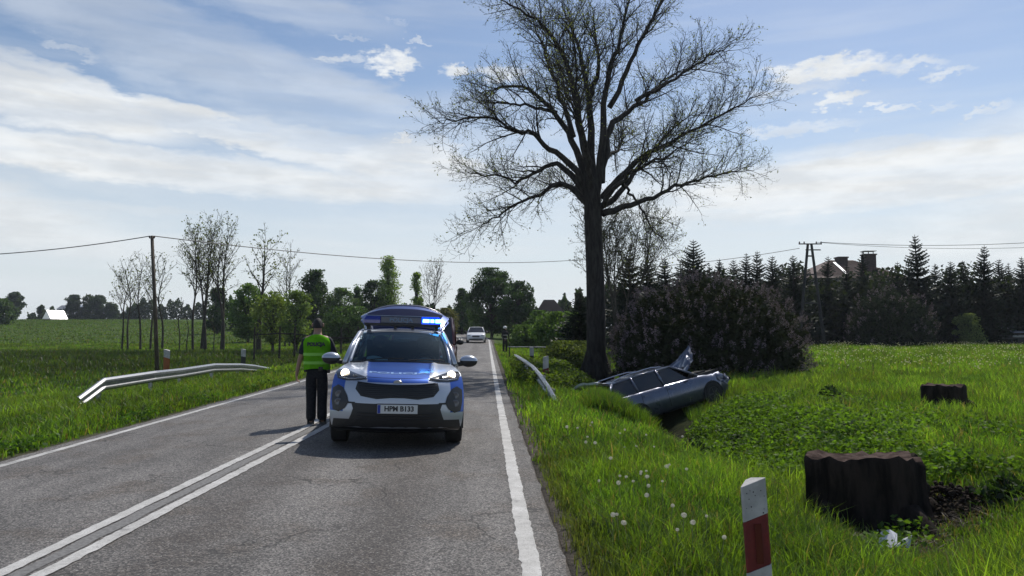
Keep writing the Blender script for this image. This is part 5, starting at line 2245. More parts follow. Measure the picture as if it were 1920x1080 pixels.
low = [(-.60, .622), (.60, .622), (.575, .55), (.60, .47), (.625, .41), (.84, .40), (.84, .225), (-.84, .225), (-.84, .40), (-.625, .41), (-.60, .47), (-.575, .55)]
overlay('lower_intake', low, BLACKP, .007)
m = MB()
for z_ in (.42, .46, .50):
    m.tube([SHn(*xz(x_, z_), .014) for x_ in np.linspace(-.52, .52, 25)], .006, 5)
m.build('intake_slat', BLACKP, pc)
fog = [(.875, .79), (.80, .835), (.73, .81), (.665, .71), (.64, .625), (.69, .545), (.77, .495), (.855, .515), (.88, .64)]
for sgn, pl in ((1, fog), (-1, mirx(fog))):
    fo = overlay('fog_lamp_pod', pl, mat('pod_black', (.012, .012, .014), .35), .007)
    c_ = SHn(*xz(sgn * .775, .685), .012)
    for dz in (.055, -.045):
        m = MB()
        m.lathe([(.052, .012), (.052, -.004), (.038, -.010), (.005, -.004)], (0, 0, 0), 16, 'Y')
        l_ = m.build('fog_lamp', mat('unlit_lamp', (.12, .12, .13), .1, coat=.8), fo)
        l_.location = SHn(*xz(sgn * .775, .665 + dz), .010)
# black joint line between bumper and lower intake
for sg in (-1, 1):
    overlay('bumper_joint', [(sg * a, z_) for a, z_ in ([(.55, .634), (.66, .634), (.66, .612), (.55, .612)])], BLACKP, .0085)
# headlights in shell coordinates
hl = [(.47, 7.75), (.60, 7.35), (.78, 7.15), (.93, 7.3), (.985, 8.1), (.985, 9.0), (.90, 9.35), (.78, 9.15), (.62, 8.55), (.50, 8.15)]
for sg in (-1, 1):
    h_ = overlay('headlight', [(sg * a, b_) for a, b_ in (hl if sg > 0 else list(reversed(hl)))], DARKL, .006, st=True, fine=.05)
    c_ = SHn(sg * .835, 8.25, .012)
    m = MB()
    m.ell((0, 0, 0), (.058, .024, .058), 18, 10)
    l_ = m.build('lit_lens', LAMP, h_, smooth=True)
    l_.location = c_
    m = MB()
    m.tube([SHn(sg * a, b_, .010) for a, b_ in ((.50, 7.95), (.62, 7.62), (.76, 7.42), (.90, 7.5))], .007, 6)
    m.build('trim_line', CHROME, h_)
    m = MB()
    m.ell((0, 0, 0), (.030, .014, .026), 14, 8)
    l_ = m.build('inner_lens', mat('unlit_lamp', (.12, .12, .13), .1, coat=.8), h_, smooth=True)
    l_.location = SHn(sg * .66, 8.0, .010)
# plate
pl = MB().box((0, 0, 0), (.525, .014, .116)).build('number_plate', mat('plate_white', (.62, .63, .62), .4), pc, bevel=.003)
pl.location = (.01, -.030, .560)
m = MB().box((-.24, -.009, 0), (.038, .004, .108))
m.build('plate_strip', mat('plate_blue', (.01, .04, .30), .4), pl)
PB = mat('print_black', (.012, .012, .014), .5)
lettering('plate_lettering', 'HPM B133', .092, PB, pl, lambda x, y: (x * .97 + .022, -.0085, y + .003), bold=.0035)
pf = MB().box((0, .012, 0), (.55, .014, .14)).build('plate_holder', BLACKP, pl, bevel=.003)
# bonnet lettering
WL = mat('pale_film', (.22, .36, .62), .4)


def bonnet_fn(x, y):
    t_ = 9.55 + y * 2.6
    w_ = prm(t_)[2]
    return SHn(x / w_, t_, .0035)


lettering('bonnet_lettering', 'POLICJA', .22, WL, pc, bonnet_fn, bold=.006, cuts=2)

# sides
HEDGE = [(SH(1, t_)) for t_ in np.linspace(1, NS - 1, 60)]
hz = np.array([p.z for p in HEDGE])
hy = np.array([p.y for p in HEDGE])
hx = np.array([p.x for p in HEDGE])
YS = np.concatenate([np.linspace(0, .15, 7)[:-1], np.linspace(.15, 1, 60)])
for sg in (-1, 1):
    rows, cc = [], []
    for yq in YS:
        row = []
        for r_ in np.linspace(0, 1, 34):
            ztgt = .26 + r_ * (.985 - .26)
            j = int(np.argmin(np.abs(hz[:44] - ztgt)))
            ex, ey = hx[j], hy[j]
            y_ = ey + yq * (4.36 - ey)
            # top edge follows the bonnet, then the waist line
            ztop = np.interp(y_, [.55, .70, 1.0, 1.42, 1.7, 4.1, 4.36], [.985, 1.02, 1.055, 1.09, 1.075, 1.10, 1.08])
            xtop = np.interp(y_, [.55, .70, 1.0, 1.42, 1.7, 4.1, 4.36], [.845, .835, .815, .80, .845, .815, .74])
            zz = .26 + r_ * (ztop - .26)
            sec = np.interp(r_, [0, .12, .35, .6, .8, .92, 1.0], [.86, .905, .918, .927, .918, .885, 0])
            if r_ > .92:
                k_ = (r_ - .92) / .08
                sec = .885 + (xtop - .885) * k_
            k_ = float(smooth(0, .30, y_ - ey))
            xx = ex + (sec - ex) * k_
            xx *= 1 - .10 * float(smooth(3.9, 4.36, y_))
            if yq == 0:
                zz = hz[j]
            row.append((sg * xx, y_, zz))
            if .54 < zz < .93 and 1.0 < y_:
                cc.append(BLUE)
            elif y_ < .9 and .54 < zz < .96:
                cc.append(BLUE)
            else:
                cc.append(PWHT)
        rows.append(row)
    V = np.array(rows)
    a_, b_ = V.shape[:2]
    ii = np.arange(a_ * b_).reshape(a_, b_)
    q = np.stack([ii[:-1, :-1], ii[:-1, 1:], ii[1:, 1:], ii[1:, :-1]], -1).reshape(-1, 4)
    V = V.reshape(-1, 3)
    cen = V[q].mean(1)
    keep = np.ones(len(q), bool)
    for wy in (.92, 3.58):
        keep &= (cen[:, 1] - wy) ** 2 + (cen[:, 2] - .35) ** 2 > .375 ** 2
    np_mesh('side_panel', V, q[keep], paint, pc, col=np.array(cc), smooth=True)
    for wy in (.92, 3.58):
        m = MB()
        m.tube([(sg * (.905 - .02 * abs(math.cos(a))), wy + .385 * math.cos(a), .35 + .385 * math.sin(a)) for a in np.linspace(-.25, math.pi + .25, 22)], .038, 6, flat=(1, 1))
        m.build('arch_trim', BLACKP, pc)
    m = MB()
    m.tube([(sg * .885, 1.30, .30), (sg * .89, 2.2, .29), (sg * .885, 3.2, .31)], .055, 8)
    m.build('sill', BLACKP, pc)
    for y0, y1 in ((1.45, 2.45), (2.52, 3.25)):
        m = MB()
        m.box((sg * .932, (y0 + y1) / 2 + .3, .93), (.02, .18, .025))
        m.build('door_handle', WHITE, pc)
        m = MB()
        m.tube([(sg * .922, y1 + .03, .34), (sg * .932, y1 + .03, .7), (sg * .915, y1 + .03, .95), (sg * .87, y1 + .03, 1.06)], .006, 4)
        m.build('door_gap', BLACKP, pc)
    # side windows and pillars
    belt = lambda y_: Vector((sg * np.interp(y_, [1.42, 4.15], [.825, .80]), y_, np.interp(y_, [1.42, 4.15], [1.095, 1.12])))
    rail = lambda y_: Vector((sg * np.interp(y_, [2.0, 3.2, 4.0], [.655, .655, .62]), y_, np.interp(y_, [2.0, 2.5, 3.2, 4.0], [1.545, 1.575, 1.575, 1.53])))
    for nm, ys0, ys1 in (('front', (1.50, 2.46), (2.06, 2.46)), ('rear', (2.54, 3.34), (2.54, 3.30)), ('quarter', (3.42, 3.92), (3.38, 3.72))):
        a, b2 = belt(ys0[0]), belt(ys0[1])
        c_, d_ = rail(ys1[1]), rail(ys1[0])
        m = MB()
        m.prism([a, b2, c_, d_], Vector((-sg * .012, 0, 0)))
        m.build('side_window', GLASS if nm == 'front' else DARKG, pc)
    for p0, p1, rr in ((belt(1.36), rail(1.98), .036), (belt(2.50), rail(2.50), .034), (belt(3.38), rail(3.34), .032), (belt(4.15), rail(3.98), .07)):
        m = MB()
        m.tube([p0, p0.lerp(p1, .5) + Vector((sg * .018, 0, .005)), p1], rr, 8)
        m.build('pillar', BLACKP if rr < .036 else SILVP, pc, smooth=True)
    m = MB()
    m.tube([rail(1.98), rail(2.6), rail(3.3), rail(3.98)], .032, 8)
    m.build('roof_side', SILVP, pc, smooth=True)
    m = MB()
    m.tube([Vector((sg * .585, 2.12, 1.60)), Vector((sg * .59, 2.22, 1.66)), Vector((sg * .59, 3.0, 1.685)), Vector((sg * .58, 3.75, 1.66)), Vector((sg * .57, 3.85, 1.60))], .018, 8)
    m.build('roof_rail', CHROME, pc, smooth=True)
    # door mirror
    m = MB()
    m.ell((sg * 1.035, 1.50, 1.145), (.135, .085, .085), 18, 12)
    m.tube([(sg * .87, 1.47, 1.10), (sg * .97, 1.49, 1.11)], [.035, .03], 8)
    mi = m.build('door_mirror', BLACKP, pc, smooth=True)
    m = MB()
    rows = []
    for i in range(9):
        ph = (math.pi * .47) * i / 8
        rows.append([(sg * 1.035 + .142 * math.sin(ph) * math.cos(a), 1.50 + .092 * math.sin(ph) * math.sin(a), 1.150 + .092 * math.cos(ph)) for a in np.linspace(0, 2 * math.pi, 21)[:-1]])
    m.grid(rows, closed=True)
    m.build('mirror_cap', SILVP, mi, smooth=True)
    wheel(pc, sg * .80, .92, .345, .345, .225, sg)
    wheel(pc, sg * .80, 3.58, .345, .345, .225, sg)
# roof
rows = []
for y_, z_, w_ in ((1.97, 1.572, .640), (2.08, 1.590, .650), (2.35, 1.612, .655), (2.8, 1.625, .655), (3.3, 1.620, .650), (3.8, 1.595, .635), (4.02, 1.565, .62)):
    rows.append([(w_ * s_, y_ + (.09 * s_ * s_ if y_ < 2.2 else 0), z_ - .042 * abs(s_) ** 2.4) for s_ in np.linspace(-1, 1, 25)])
m = MB()
m.grid(rows)
m.build('roof', SILVP, pc, smooth=True)


# windscreen
def WS(s_, q):
    w_ = .765 + (.645 - .765) * q
    return Vector((w_ * s_, (1.25 + .17 * s_ * s_) + (1.975 - 1.25) * q - (.08 * s_ * s_) * q, 1.125 + (1.570 - 1.125) * q - .03 * s_ * s_ + .035 * math.sin(math.pi * q)))


m = MB()
m.grid([[WS(s_, q) for s_ in np.linspace(-1, 1, 25)] for q in np.linspace(0, 1, 13)])
ws = m.build('windscreen', GLASS, pc, smooth=True, fix=False)
m = MB()
m.tube([WS(s_, .0) + Vector((0, -.01, .004)) for s_ in np.linspace(-1, 1, 25)], .022, 6)
m.build('cowl', BLACKP, pc)
for sg in (-1, 1):
    m = MB()
    m.tube([WS(sg * .97, q) + Vector((sg * .012, .0, .002)) for q in np.linspace(-.03, 1.0, 10)], [.030] * 10, 8)
    m.build('pillar', SILVP, pc, smooth=True)
for x0, x1 in ((-.55, .05), (.12, .66)):
    m = MB()
    m.tube([WS(x0 / .765, .02) + Vector((0, -.03, .02)), WS((x0 + x1) / 2 / .765, .05) + Vector((0, -.03, .025)), WS(x1 / .765, .06) + Vector((0, -.03, .02))], .008, 5)
    m.build('wiper', BLACKP, pc)
# inside
m = MB()
m.box((0, 1.78, .98), (1.46, .50, .16))
m.tube([(-.70, 1.60, 1.06), (0, 1.55, 1.08), (.70, 1.60, 1.06)], .05, 8)
m.build('dashboard', INTER, pc)
for sx_ in (-.37, .37):
    m = MB()
    m.box((sx_, 2.65, .92), (.50, .16, .72), rot=(R(-14), 0, 0), taper=.85)
    m.ell((sx_, 2.76, 1.40), (.14, .06, .11), 12, 8)
    m.box((sx_, 2.40, .58), (.50, .50, .16))
    m.build('front_seat', INTER, pc, smooth=False)
m = MB()
m.box((0, 3.45, .98), (1.28, .16, .86), rot=(R(-14), 0, 0))
m.build('rear_seat', INTER, pc)
m = MB()
m.tube([(.37 + .185 * math.cos(a), 1.98 - .06 * math.sin(a), 1.06 + .175 * math.sin(a)) for a in np.linspace(0, 2 * math.pi, 30)], .016, 6)
sw = m.build('steering_wheel', BLACKP, pc)
m = MB()
m.ell((.37, 1.95, 1.075), (.15, .03, .105), 18, 10, rot=(R(-18), 0, 0))
m.build('wheel_hub', mat('pale_hub', (.55, .66, .70), .6), sw, smooth=True)
m = MB()
m.box((.0, 1.86, 1.44), (.24, .03, .065))
m.build('rear_view_mirror', mat('mirror_glass', (.5, .5, .52), .05, 1.0), pc, bevel=.01)
m = MB()
m.box((0, 2.3, .26), (1.62, 3.7, .10))
m.box((0, .55, .45), (1.15, .5, .45))
m.box((0, 2.3, .40), (1.2, 3.3, .25))
m.build('underbody', BLACKP, pc)  # black boxes added to block light beneath the car
# rear end with the tailgate opened
m = MB()
m.box((0, 4.32, .50), (1.62, .16, .40))
m.build('rear_bumper', BLACKP, pc, bevel=.03)
for sg in (-1, 1):
    m = MB()
    m.box((sg * .72, 4.30, .90), (.14, .12, .34))
    m.build('tail_light', mat('tail_red', (.35, .01, .012), .2, coat=.6), pc, bevel=.02)


def TG(s_, q, off=0.0):
    w_ = .62 + (.85 - .62) * min(1, q * 1.25)
    if q > .85:
        w_ *= 1 - .10 * ((q - .85) / .15) ** 2
    z_ = 1.575 + .56 * q - .05 * q * q + .02 * math.sin(math.pi * q)
    y_ = 3.98 + .86 * q - .06 * math.sin(math.pi * q)
    z_ -= (.04 + .16 * q) * abs(s_) ** 2.6
    y_ += .04 * s_ * s_ * (1 - q)
    return Vector((w_ * s_, y_ + off * .5, z_ - off))


sS = np.linspace(-1, 1, 33)
qS = np.linspace(0, 1, 21)
top_ = [[TG(s_, q_) for s_ in sS] for q_ in qS]
bot_ = [[TG(s_, q_, .07) for s_ in sS] for q_ in reversed(qS)]
m = MB()
m.grid(top_ + bot_ + [top_[0]])
tg = m.build('tailgate', paint, pc, smooth=True)
colored(tg, lambda co: (.006, .030, .17))
m = MB()
wa = [[TG(s_ * .86, q_) + Vector((0, -.006, .010)) for s_ in sS] for q_ in np.linspace(.12, .80, 9)]
m.grid(wa)
m.build('rear_window', mat('tinted_rear_glass', (.006, .012, .045), .8, spec=.05), tg, smooth=True)
m = MB()
m.tube([TG(s_, 1.0) + Vector((0, .0, .006)) for s_ in np.linspace(-.98, .98, 33)], .016, 6)
m.build('tailgate_lip', mat('lip_reflection_tone', (.42, .40, .44), .3, .5), tg, smooth=True)  # pale tone paints the light reflected along the tailgate edge
m = MB()
m.box((0, 4.66, 1.93), (.52, .02, .11), rot=(R(-58), 0, 0))
m.build('rear_plate', mat('plate_white', (.62, .63, .62), .4), tg)
for sg in (-1, 1):
    m = MB()
    m.tube([(sg * .60, 4.15, 1.20), TG(sg * .92, .45, .08)], .012, 6)
    m.build('gas_strut', BLACKP, pc)
# light bar
lb = bpy.data.objects.new('light_bar', None)
COL.objects.link(lb)
lb.parent = pc
lb.location = (.0, 2.36, 1.66)
BLG = mat('blue_lens', (.004, .012, .14), .10, coat=1.0, emit=(.0, .03, .9), estr=.035)
BLL = mat('blue_lens_lit', (.01, .05, .6), .10, coat=1.0, emit=(.0, .06, 1.0), estr=1.1)
LED = mat('led_lit', (.3, .6, 1.0), .3, emit=(.10, .42, 1.0), estr=13.0)
m = MB()
m.box((0, 0, .025), (1.22, .30, .045))
m.build('bar_base', BLACKP, lb, bevel=.01)
for x0, x1, sl, nm, mt_ in ((-.635, -.36, -1, 'blue_module', BLG), (.30, .635, 1, 'blue_module', BLL)):
    m = MB()
    pts = []
    for z_, kx in ((.045, 1.0), (.10, .985), (.16, .93)):
        e0 = x0 if sl > 0 else x0 * kx
        e1 = x1 * kx if sl > 0 else x1
        dy = .155 if z_ < .12 else .13
        pts.append([(e0, -dy, z_), (e1, -dy, z_), (e1 + .0, dy, z_), (e0, dy, z_)])
    m.grid(pts, closed=True)
    m.add(pts[-1], [(0, 1, 2, 3)])
    m.build(nm, mt_, lb, bevel=.008)
m = MB()
m.box((-.03, .005, .10), (.655, .27, .108))
cpn = m.build('centre_panel', mat('dark_blue_panel', (.010, .028, .075), .25, coat=.6), lb, bevel=.008)
lettering('bar_lettering', 'POLICJA', .088, mat('pale_blue_print', (.12, .19, .30), .5), cpn, lambda x, y: (x * 1.15 - .03, -.1325, y + .100), bold=.002).parent = lb
m = MB()
m.box((0, .0, .166), (1.16, .24, .010))
m.build('bar_cover', mat('pale_cover', (.20, .26, .34), .3), lb, bevel=.004)
for x_, w_, h_ in ((.375, .105, .052), (.475, .06, .050), (.580, .11, .056)):
    m = MB()
    m.box((x_, -.158, .098), (w_, .012, h_))
    m.build('lit_led', LED, lb, bevel=.004)
for sg in (-1, 1):
    m = MB()
    m.box((sg * .55, 0, -.02), (.06, .20, .09))
    m.build('bar_foot', BLACKP, lb)
    m = MB()
    m.box((sg * .14 + .02, -.10, -.022), (.045, .05, .055))
    m.tube([(sg * .14 + .02, -.13, -.01), (.02, -.17, .015), (-sg * .14 + .02, -.13, -.035)], .005, 5)
    m.build('bar_cable', BLACKP, lb)

# paper on the dashboard
t_ = thing('paper_sheet', 'pale curled sheet of paper lying on the dashboard of the police car', 'paper')
t_.parent = None
loc = pc.matrix_basis if False else Matrix.LocRotScale(PC, Euler((0, R(1.55), YAW)), None)
t_.matrix_world = loc @ Matrix.Translation((-.36, 1.62, 1.105))
m = MB()
m.grid([[(-.16 + .32 * i / 8, -.05 + .10 * j / 3, .012 + .02 * math.sin(i * .6) + .02 * j) for i in range(9)] for j in range(4)])
o = m.build('sheet', mat('pale_paper', (.70, .78, .80), .7), t_, smooth=True)


# ------------------------------------------------------------------ other cars: lofted bodies
def loft_car(name, label, cat, loc, rot, body, cabin, paintm, belt_top, L, wheels, rad, seed=0, crush=0.0, windows=((1.62, 2.45), (2.52, 3.35), (3.42, 4.05)), group=None, glassm=None, rails=False, roofm=None, rimm=None):
    """body: stations (y, z_bottom, z_top, half width); cabin: dict of windscreen/roof/tail stations. nose at y=0"""
    rg = np.random.default_rng(seed)
    root = thing(name, label, cat, loc, rot, group)
    sh = Vector((0, -L / 2, 0))
    st = resample(np.array(body), 40)
    rows = []
    for y_, zb, zt, hw in st:
        zm = zb + (zt - zb) * .55
        prof = [(0, zb), (hw * .86, zb), (hw * .97, zb + .10), (hw, zm), (hw * .985, zt - .12), (hw * .95, zt - .04), (hw * .86, zt), (hw * .5, zt + .015), (0, zt + .02)]
        ring = prof + [(-a, b_) for a, b_ in reversed(prof[1:-1])]
        row = []
        for a, b_ in ring:
            p = Vector((a, y_, b_)) + sh
            if crush and y_ < .9:
                k = (1 - y_ / .9) * crush
                p += Vector((rg.normal() * .06 * k, abs(rg.normal()) * .16 * k, rg.normal() * .06 * k))
            row.append(p)
        rows.append(row)
    m = MB()
    m.grid(rows, closed=True)
    n = len(rows[0])
    m.f.append(tuple(reversed(range(n))))
    m.f.append(tuple((len(rows) - 1) * n + i for i in range(n)))
    m.build('body', paintm, root, smooth=True)
    g = glassm or DARKG
    wb, wt_, rb, tb = cabin['ws_base'], cabin['ws_top'], cabin['roof_rear'], cabin['tail']   # each (y, z, half width)
    V3 = lambda q, s_: Vector((s_ * q[2], q[0], q[1])) + sh
    # roof
    rows = []
    for k in np.linspace(0, 1, 9):
        q = [wt_[i] + (rb[i] - wt_[i]) * k for i in range(3)]
        rows.append([Vector((s_ * q[2], q[0], q[1] + .05 * math.sin(math.pi * min(.9, .15 + k * .8)) - .04 * s_ * s_)) + sh for s_ in np.linspace(-1, 1, 11)])
    m = MB()
    m.grid(rows + [[p - Vector((0, 0, .035)) for p in r] for r in reversed(rows)] + [rows[0]])
    m.build('roof', roofm or paintm, root, smooth=True)
    m = MB()
    m.grid([[V3(wb, s_).lerp(V3(wt_, s_), q) + Vector((0, .06 * (s_ * s_ - 1) * (1 - q), 0)) for s_ in np.linspace(-1, 1, 11)] for q in np.linspace(0, 1, 5)])
    m.build('windscreen', g, root, smooth=True)
    if cabin.get('rear_glass', True):
        m = MB()
        m.grid([[V3(tb, s_).lerp(V3(rb, s_), q) + Vector((0, .05 * (1 - s_ * s_), 0)) for s_ in np.linspace(-1, 1, 9)] for q in np.linspace(0, 1, 4)])
        m.build('rear_window', g, root, smooth=True)
    for sg in (-1, 1):
        def base(y_):
            k = (y_ - wb[0]) / (tb[0] - wb[0])
            return Vector((sg * (wb[2] + (tb[2] - wb[2]) * k + .03 * math.sin(math.pi * k)), y_, wb[1] + (tb[1] - wb[1]) * k + .0)) + sh

        def rail(y_):
            k = min(1, max(0, (y_ - wt_[0]) / (rb[0] - wt_[0])))
            return Vector((sg * (wt_[2] + (rb[2] - wt_[2]) * k), wt_[0] + (rb[0] - wt_[0]) * k, wt_[1] + (rb[1] - wt_[1]) * k - .035 + .03 * math.sin(math.pi * k))) + sh
        for y0, y1 in windows:
            yt0 = wt_[0] + .06 if y0 < wt_[0] else y0
            yt1 = min(y1, rb[0] - .03)
            m = MB()
            m.prism([base(y0), base(y1), rail(yt1), rail(yt0)], Vector((-sg * .012, 0, 0)))
            m.build('side_window', g, root)
        edges = [(wb[0], wt_[0], .035)] + [((a[1] + b_[0]) / 2, (a[1] + b_[0]) / 2, .038) for a, b_ in zip(windows[:-1], windows[1:])] + [(tb[0] - .08, rb[0], .06)]
        for y0, y1, r_ in edges:
            m = MB()
            m.tube([base(y0), base(y0).lerp(rail(y1), .5) + Vector((sg * .012, 0, 0)), rail(y1)], r_, 7)
            m.build('pillar', paintm, root, smooth=True)
        m = MB()
        m.tube([rail(wt_[0]), rail((wt_[0] + rb[0]) / 2), rail(rb[0])], .03, 6)
        m.build('roof_side', paintm, root, smooth=True)
        if rails:
            m = MB()
            yy = np.linspace(wt_[0] + .25, rb[0] - .1, 6)
            m.tube([rail(y_) + Vector((-sg * .05, 0, .05 + (.05 if 0 < i < 5 else 0))) for i, y_ in enumerate(yy)], .016, 6)
            m.build('roof_rail', CHROME, root)
        hwm = max(b_[3] for b_ in body)
        m = MB()
        m.ell(tuple(Vector((sg * (hwm + .10), wb[0] + .38, wb[1] + .06)) + sh), (.11, .07, .075), 12, 8)
        m.tube([Vector((sg * hwm * .93, wb[0] + .36, wb[1] + .03)) + sh, Vector((sg * (hwm + .05), wb[0] + .38, wb[1] + .04)) + sh], .025, 6)
        m.build('door_mirror', BLACKP, root, smooth=True)
        for wy in wheels:
            m = MB()
            m.lathe([(rad * 1.18, 0), (rad * 1.18, sg * .012), (rad * .3, sg * .012)], tuple(Vector((sg * (hwm - .004), wy, rad)) + sh), 24, 'X')
            m.build('wheel_arch', mat('arch_black', (.008, .008, .009), .8), root)
            w_ = wheel(root, sg * (hwm - .08), wy - L / 2, rad, rad, .20, sg, rimm=rimm)
        for y0, y1 in windows[:2]:
            m = MB()
            m.box(tuple(Vector((sg * (hwm + .004), y1 - .12, wb[1] - .12)) + sh), (.02, .17, .03))
            m.build('door_handle', paintm, root)
            m = MB()
            m.tube([Vector((sg * (hwm + .001), y1 + .03, .35)) + sh, Vector((sg * (hwm * .99 + .002), y1 + .03, wb[1] - .1)) + sh, Vector((sg * (hwm * .955), y1 + .03, wb[1] - .01)) + sh], .006, 4)
            m.build('door_gap', BLACKP, root)
    return root, sh


def front_bits(root, sh, zl, hw, grille=(.55, .18, .62), lit=False, plate=True):
    for sg in (-1, 1):
        m = MB()
        m.ell((sg * hw * .72, sh.y + .07, zl), (hw * .24, .07, .075), 14, 8)
        m.build('headlight', LAMP if lit else mat('clear_lamp', (.45, .47, .50), .12, .3, coat=.8), root, smooth=True)
    m = MB()
    m.box((0, sh.y - .005, grille[2]), (grille[0] * 2 * hw, .05, grille[1]))
    m.build('grille', GR, root, bevel=.02)
    m = MB()
    m.box((0, sh.y - .0, .33), (hw * 1.5, .05, .12))
    m.build('lower_intake', BLACKP, root, bevel=.02)
    if plate:
        m = MB()
        m.box((0, sh.y - .035, .47), (.52, .015, .11))
        m.build('number_plate', mat('plate_white', (.62, .63, .62), .4), root)


# white car waiting on the far stretch
d_ = 71.0
X_ = PX(893, d_)
wc, sh = loft_car('parked_car', 'small white car facing the camera far along the road', 'car', (X_, d_, float(road_z(X_, d_))), (0, 0, R(2)),
                  [(0, .26, .62, .66), (.06, .22, .72, .78), (.35, .2, .82, .86), (.9, .2, .90, .885), (1.3, .2, .95, .885), (3.2, .2, .96, .885), (4.0, .22, .97, .86), (4.25, .3, .92, .74)],
                  dict(ws_base=(1.15, .95, .78), ws_top=(1.85, 1.44, .60), roof_rear=(3.5, 1.45, .58), tail=(4.1, .98, .72)), WHITE, .95, 4.25, (.82, 3.4), .31,
                  windows=((1.55, 2.3), (2.38, 3.2), (3.28, 3.8)))
front_bits(wc, sh, .68, .84, grille=(.40, .12, .60))
# dark red van right behind the police car
REDP = mat('dark_red_paint', (.10, .010, .014), .35, coat=.5, vary=.15, vscale=3)
d_ = 20.6
X_ = -2.62
rv, sh = loft_car('parked_van', 'dark red van mostly hidden behind the police car', 'van', (X_, d_ + 2.0, float(road_z(X_, d_))), (0, 0, YAW * .55),
                  [(0, .3, .80, .78), (.06, .26, .95, .88), (.3, .24, 1.05, .93), (.8, .24, 1.15, .95), (1.1, .24, 1.2, .95), (3.2, .24, 1.2, .95), (4.7, .26, 1.2, .95), (4.85, .3, 1.15, .90)],
                  dict(ws_base=(.95, 1.18, .88), ws_top=(1.75, 1.96, .78), roof_rear=(4.6, 1.98, .78), tail=(4.82, 1.2, .88)), REDP, 1.2, 4.85, (.9, 3.9), .34,
                  windows=((1.45, 2.4), (2.48, 3.4), (3.48, 4.5)))
front_bits(rv, sh, .86, .88, grille=(.5, .2, .78))
m = MB()
for k in range(5):
    m.box((.965, sh.y + 1.6 + k * .55, 1.02), (.012, .30, .06))
m.build('reflective_stripe', mat('pale_stripe', (.5, .46, .45), .5), rv)
# far traffic cone on the road
X_ = PX(859, 64)
cz = float(road_z(X_, 64))
cn = thing('traffic_cone', 'tiny dark traffic cone on the road between the red van and the white car', 'cone', (X_, 64, cz))
MB().lathe([(.14, .03), (.02, .62), (.015, .63)], n=12).build('cone', mat('dark_cone', (.10, .03, .02), .6), cn)
MB().box((0, 0, .02), (.36, .36, .04)).build('cone_base', BLACKP, cn)

# ------------------------------------------------------------------ the wrecked estate car
SILV = mat('silver_blue_paint', (.095, .110, .160), .33, .6, coat=.8, vary=.2, vscale=3)
WY = 21.2
wp = P(1236, 742, WY)
WL_ = 4.62
wr, sh = loft_car('wrecked_car', 'crashed silver-blue estate car nose up in the ditch with crumpled bonnet raised', 'car', (wp.x, WY, wp.z - .66), (R(-11), R(10), R(119)),
                  [(0, .36, .60, .62), (.06, .28, .70, .76), (.3, .22, .79, .84), (.8, .2, .86, .875), (1.25, .2, .92, .88), (2.4, .2, .94, .88), (4.1, .22, .96, .87), (4.5, .28, .95, .82), (4.62, .38, .90, .76)],
                  dict(ws_base=(1.22, .93, .78), ws_top=(1.98, 1.40, .60), roof_rear=(4.05, 1.36, .57), tail=(4.5, .97, .72), rear_glass=False), SILV, .95, WL_, (.88, 3.58), .315,
                  seed=9, crush=1.0, windows=((1.60, 2.46), (2.54, 3.36), (3.44, 4.16)), rails=True, rimm=mat('dark_rim', (.05, .048, .045), .7))  # rims darker than the common alloy


def crumple(pts, amp, seed):
    rg = np.random.default_rng(seed)
    return [[p + Vector(rg.normal(size=3) * amp) for p in r] for r in pts]


# bonnet torn up, bent along its middle
ang = R(50)
rows = []
for q in np.linspace(0, 1, 9):
    row = []
    for s_ in np.linspace(-1, 1, 11):
        bend = .16 * max(0, q - .45) - .05 * math.sin(q * 3)
        w_ = .50 * math.sin(math.pi * (.18 + .78 * q)) ** .8
        y_ = 1.20 - 1.02 * q * math.cos(ang) - bend + .20 * abs(s_) * (1 - q * .5)
        z_ = .96 + 1.08 * q * math.sin(ang) - .22 * abs(s_) * q
        row.append(Vector((w_ * s_, y_, z_)) + sh)
    rows.append(row)
rows = crumple(rows, .018, 4)
m = MB()
m.grid(rows + [[p + Vector((0, .03, -.012)) for p in r] for r in reversed(rows)] + [rows[0]])
bo = m.build('bonnet', SILV, wr, smooth=False)
bo['label'] = 'crumpled bonnet standing open'
# open engine bay
m = MB()
m.box((0, sh.y + .72, .885), (1.30, .75, .10))
m.box((.2, sh.y + .6, .93), (.5, .4, .10))
m.box((-.38, sh.y + .8, .93), (.3, .3, .12))
m.build('engine_bay', mat('engine_black', (.012, .012, .012), .7), wr)
# tailgate lifted level, smashed rear
rows = []
for q in np.linspace(0, 1, 6):
    rows.append([Vector(((.57 + .10 * q) * s_, 4.06 + .45 * q, 1.40 + .13 * q - .05 * s_ * s_)) + sh for s_ in np.linspace(-1, 1, 9)])
rows = crumple(rows, .012, 6)
m = MB()
m.grid(rows + [[p - Vector((0, 0, .06)) for p in r] for r in reversed(rows)] + [rows[0]])
tgw = m.build('tailgate', mat('sunlit_pale_panel', (.66, .67, .69), .5), wr)  # paler than the body: sunlight on the lifted panel put into its colour
tgw['label'] = 'tailgate lifted open'
m = MB()
m.box((0, sh.y + 4.56, .74), (1.3, .10, .42))
m.build('boot_opening', mat('engine_black', (.012, .012, .012), .7), wr)
for sg in (-1, 1):
    m = MB()
    m.box((sg * .76, sh.y + 4.50, .82), (.12, .14, .30))
    m.build('tail_light', mat('tail_red', (.35, .01, .012), .2, coat=.6), wr, bevel=.02)
m = MB()
m.ell((-.58, sh.y + .16, .66), (.16, .09, .08), 12, 8)
m.build('headlight', mat('broken_lamp', (.50, .52, .56), .15, .2, coat=.8), wr)
m = MB()
rg = np.random.default_rng(15)
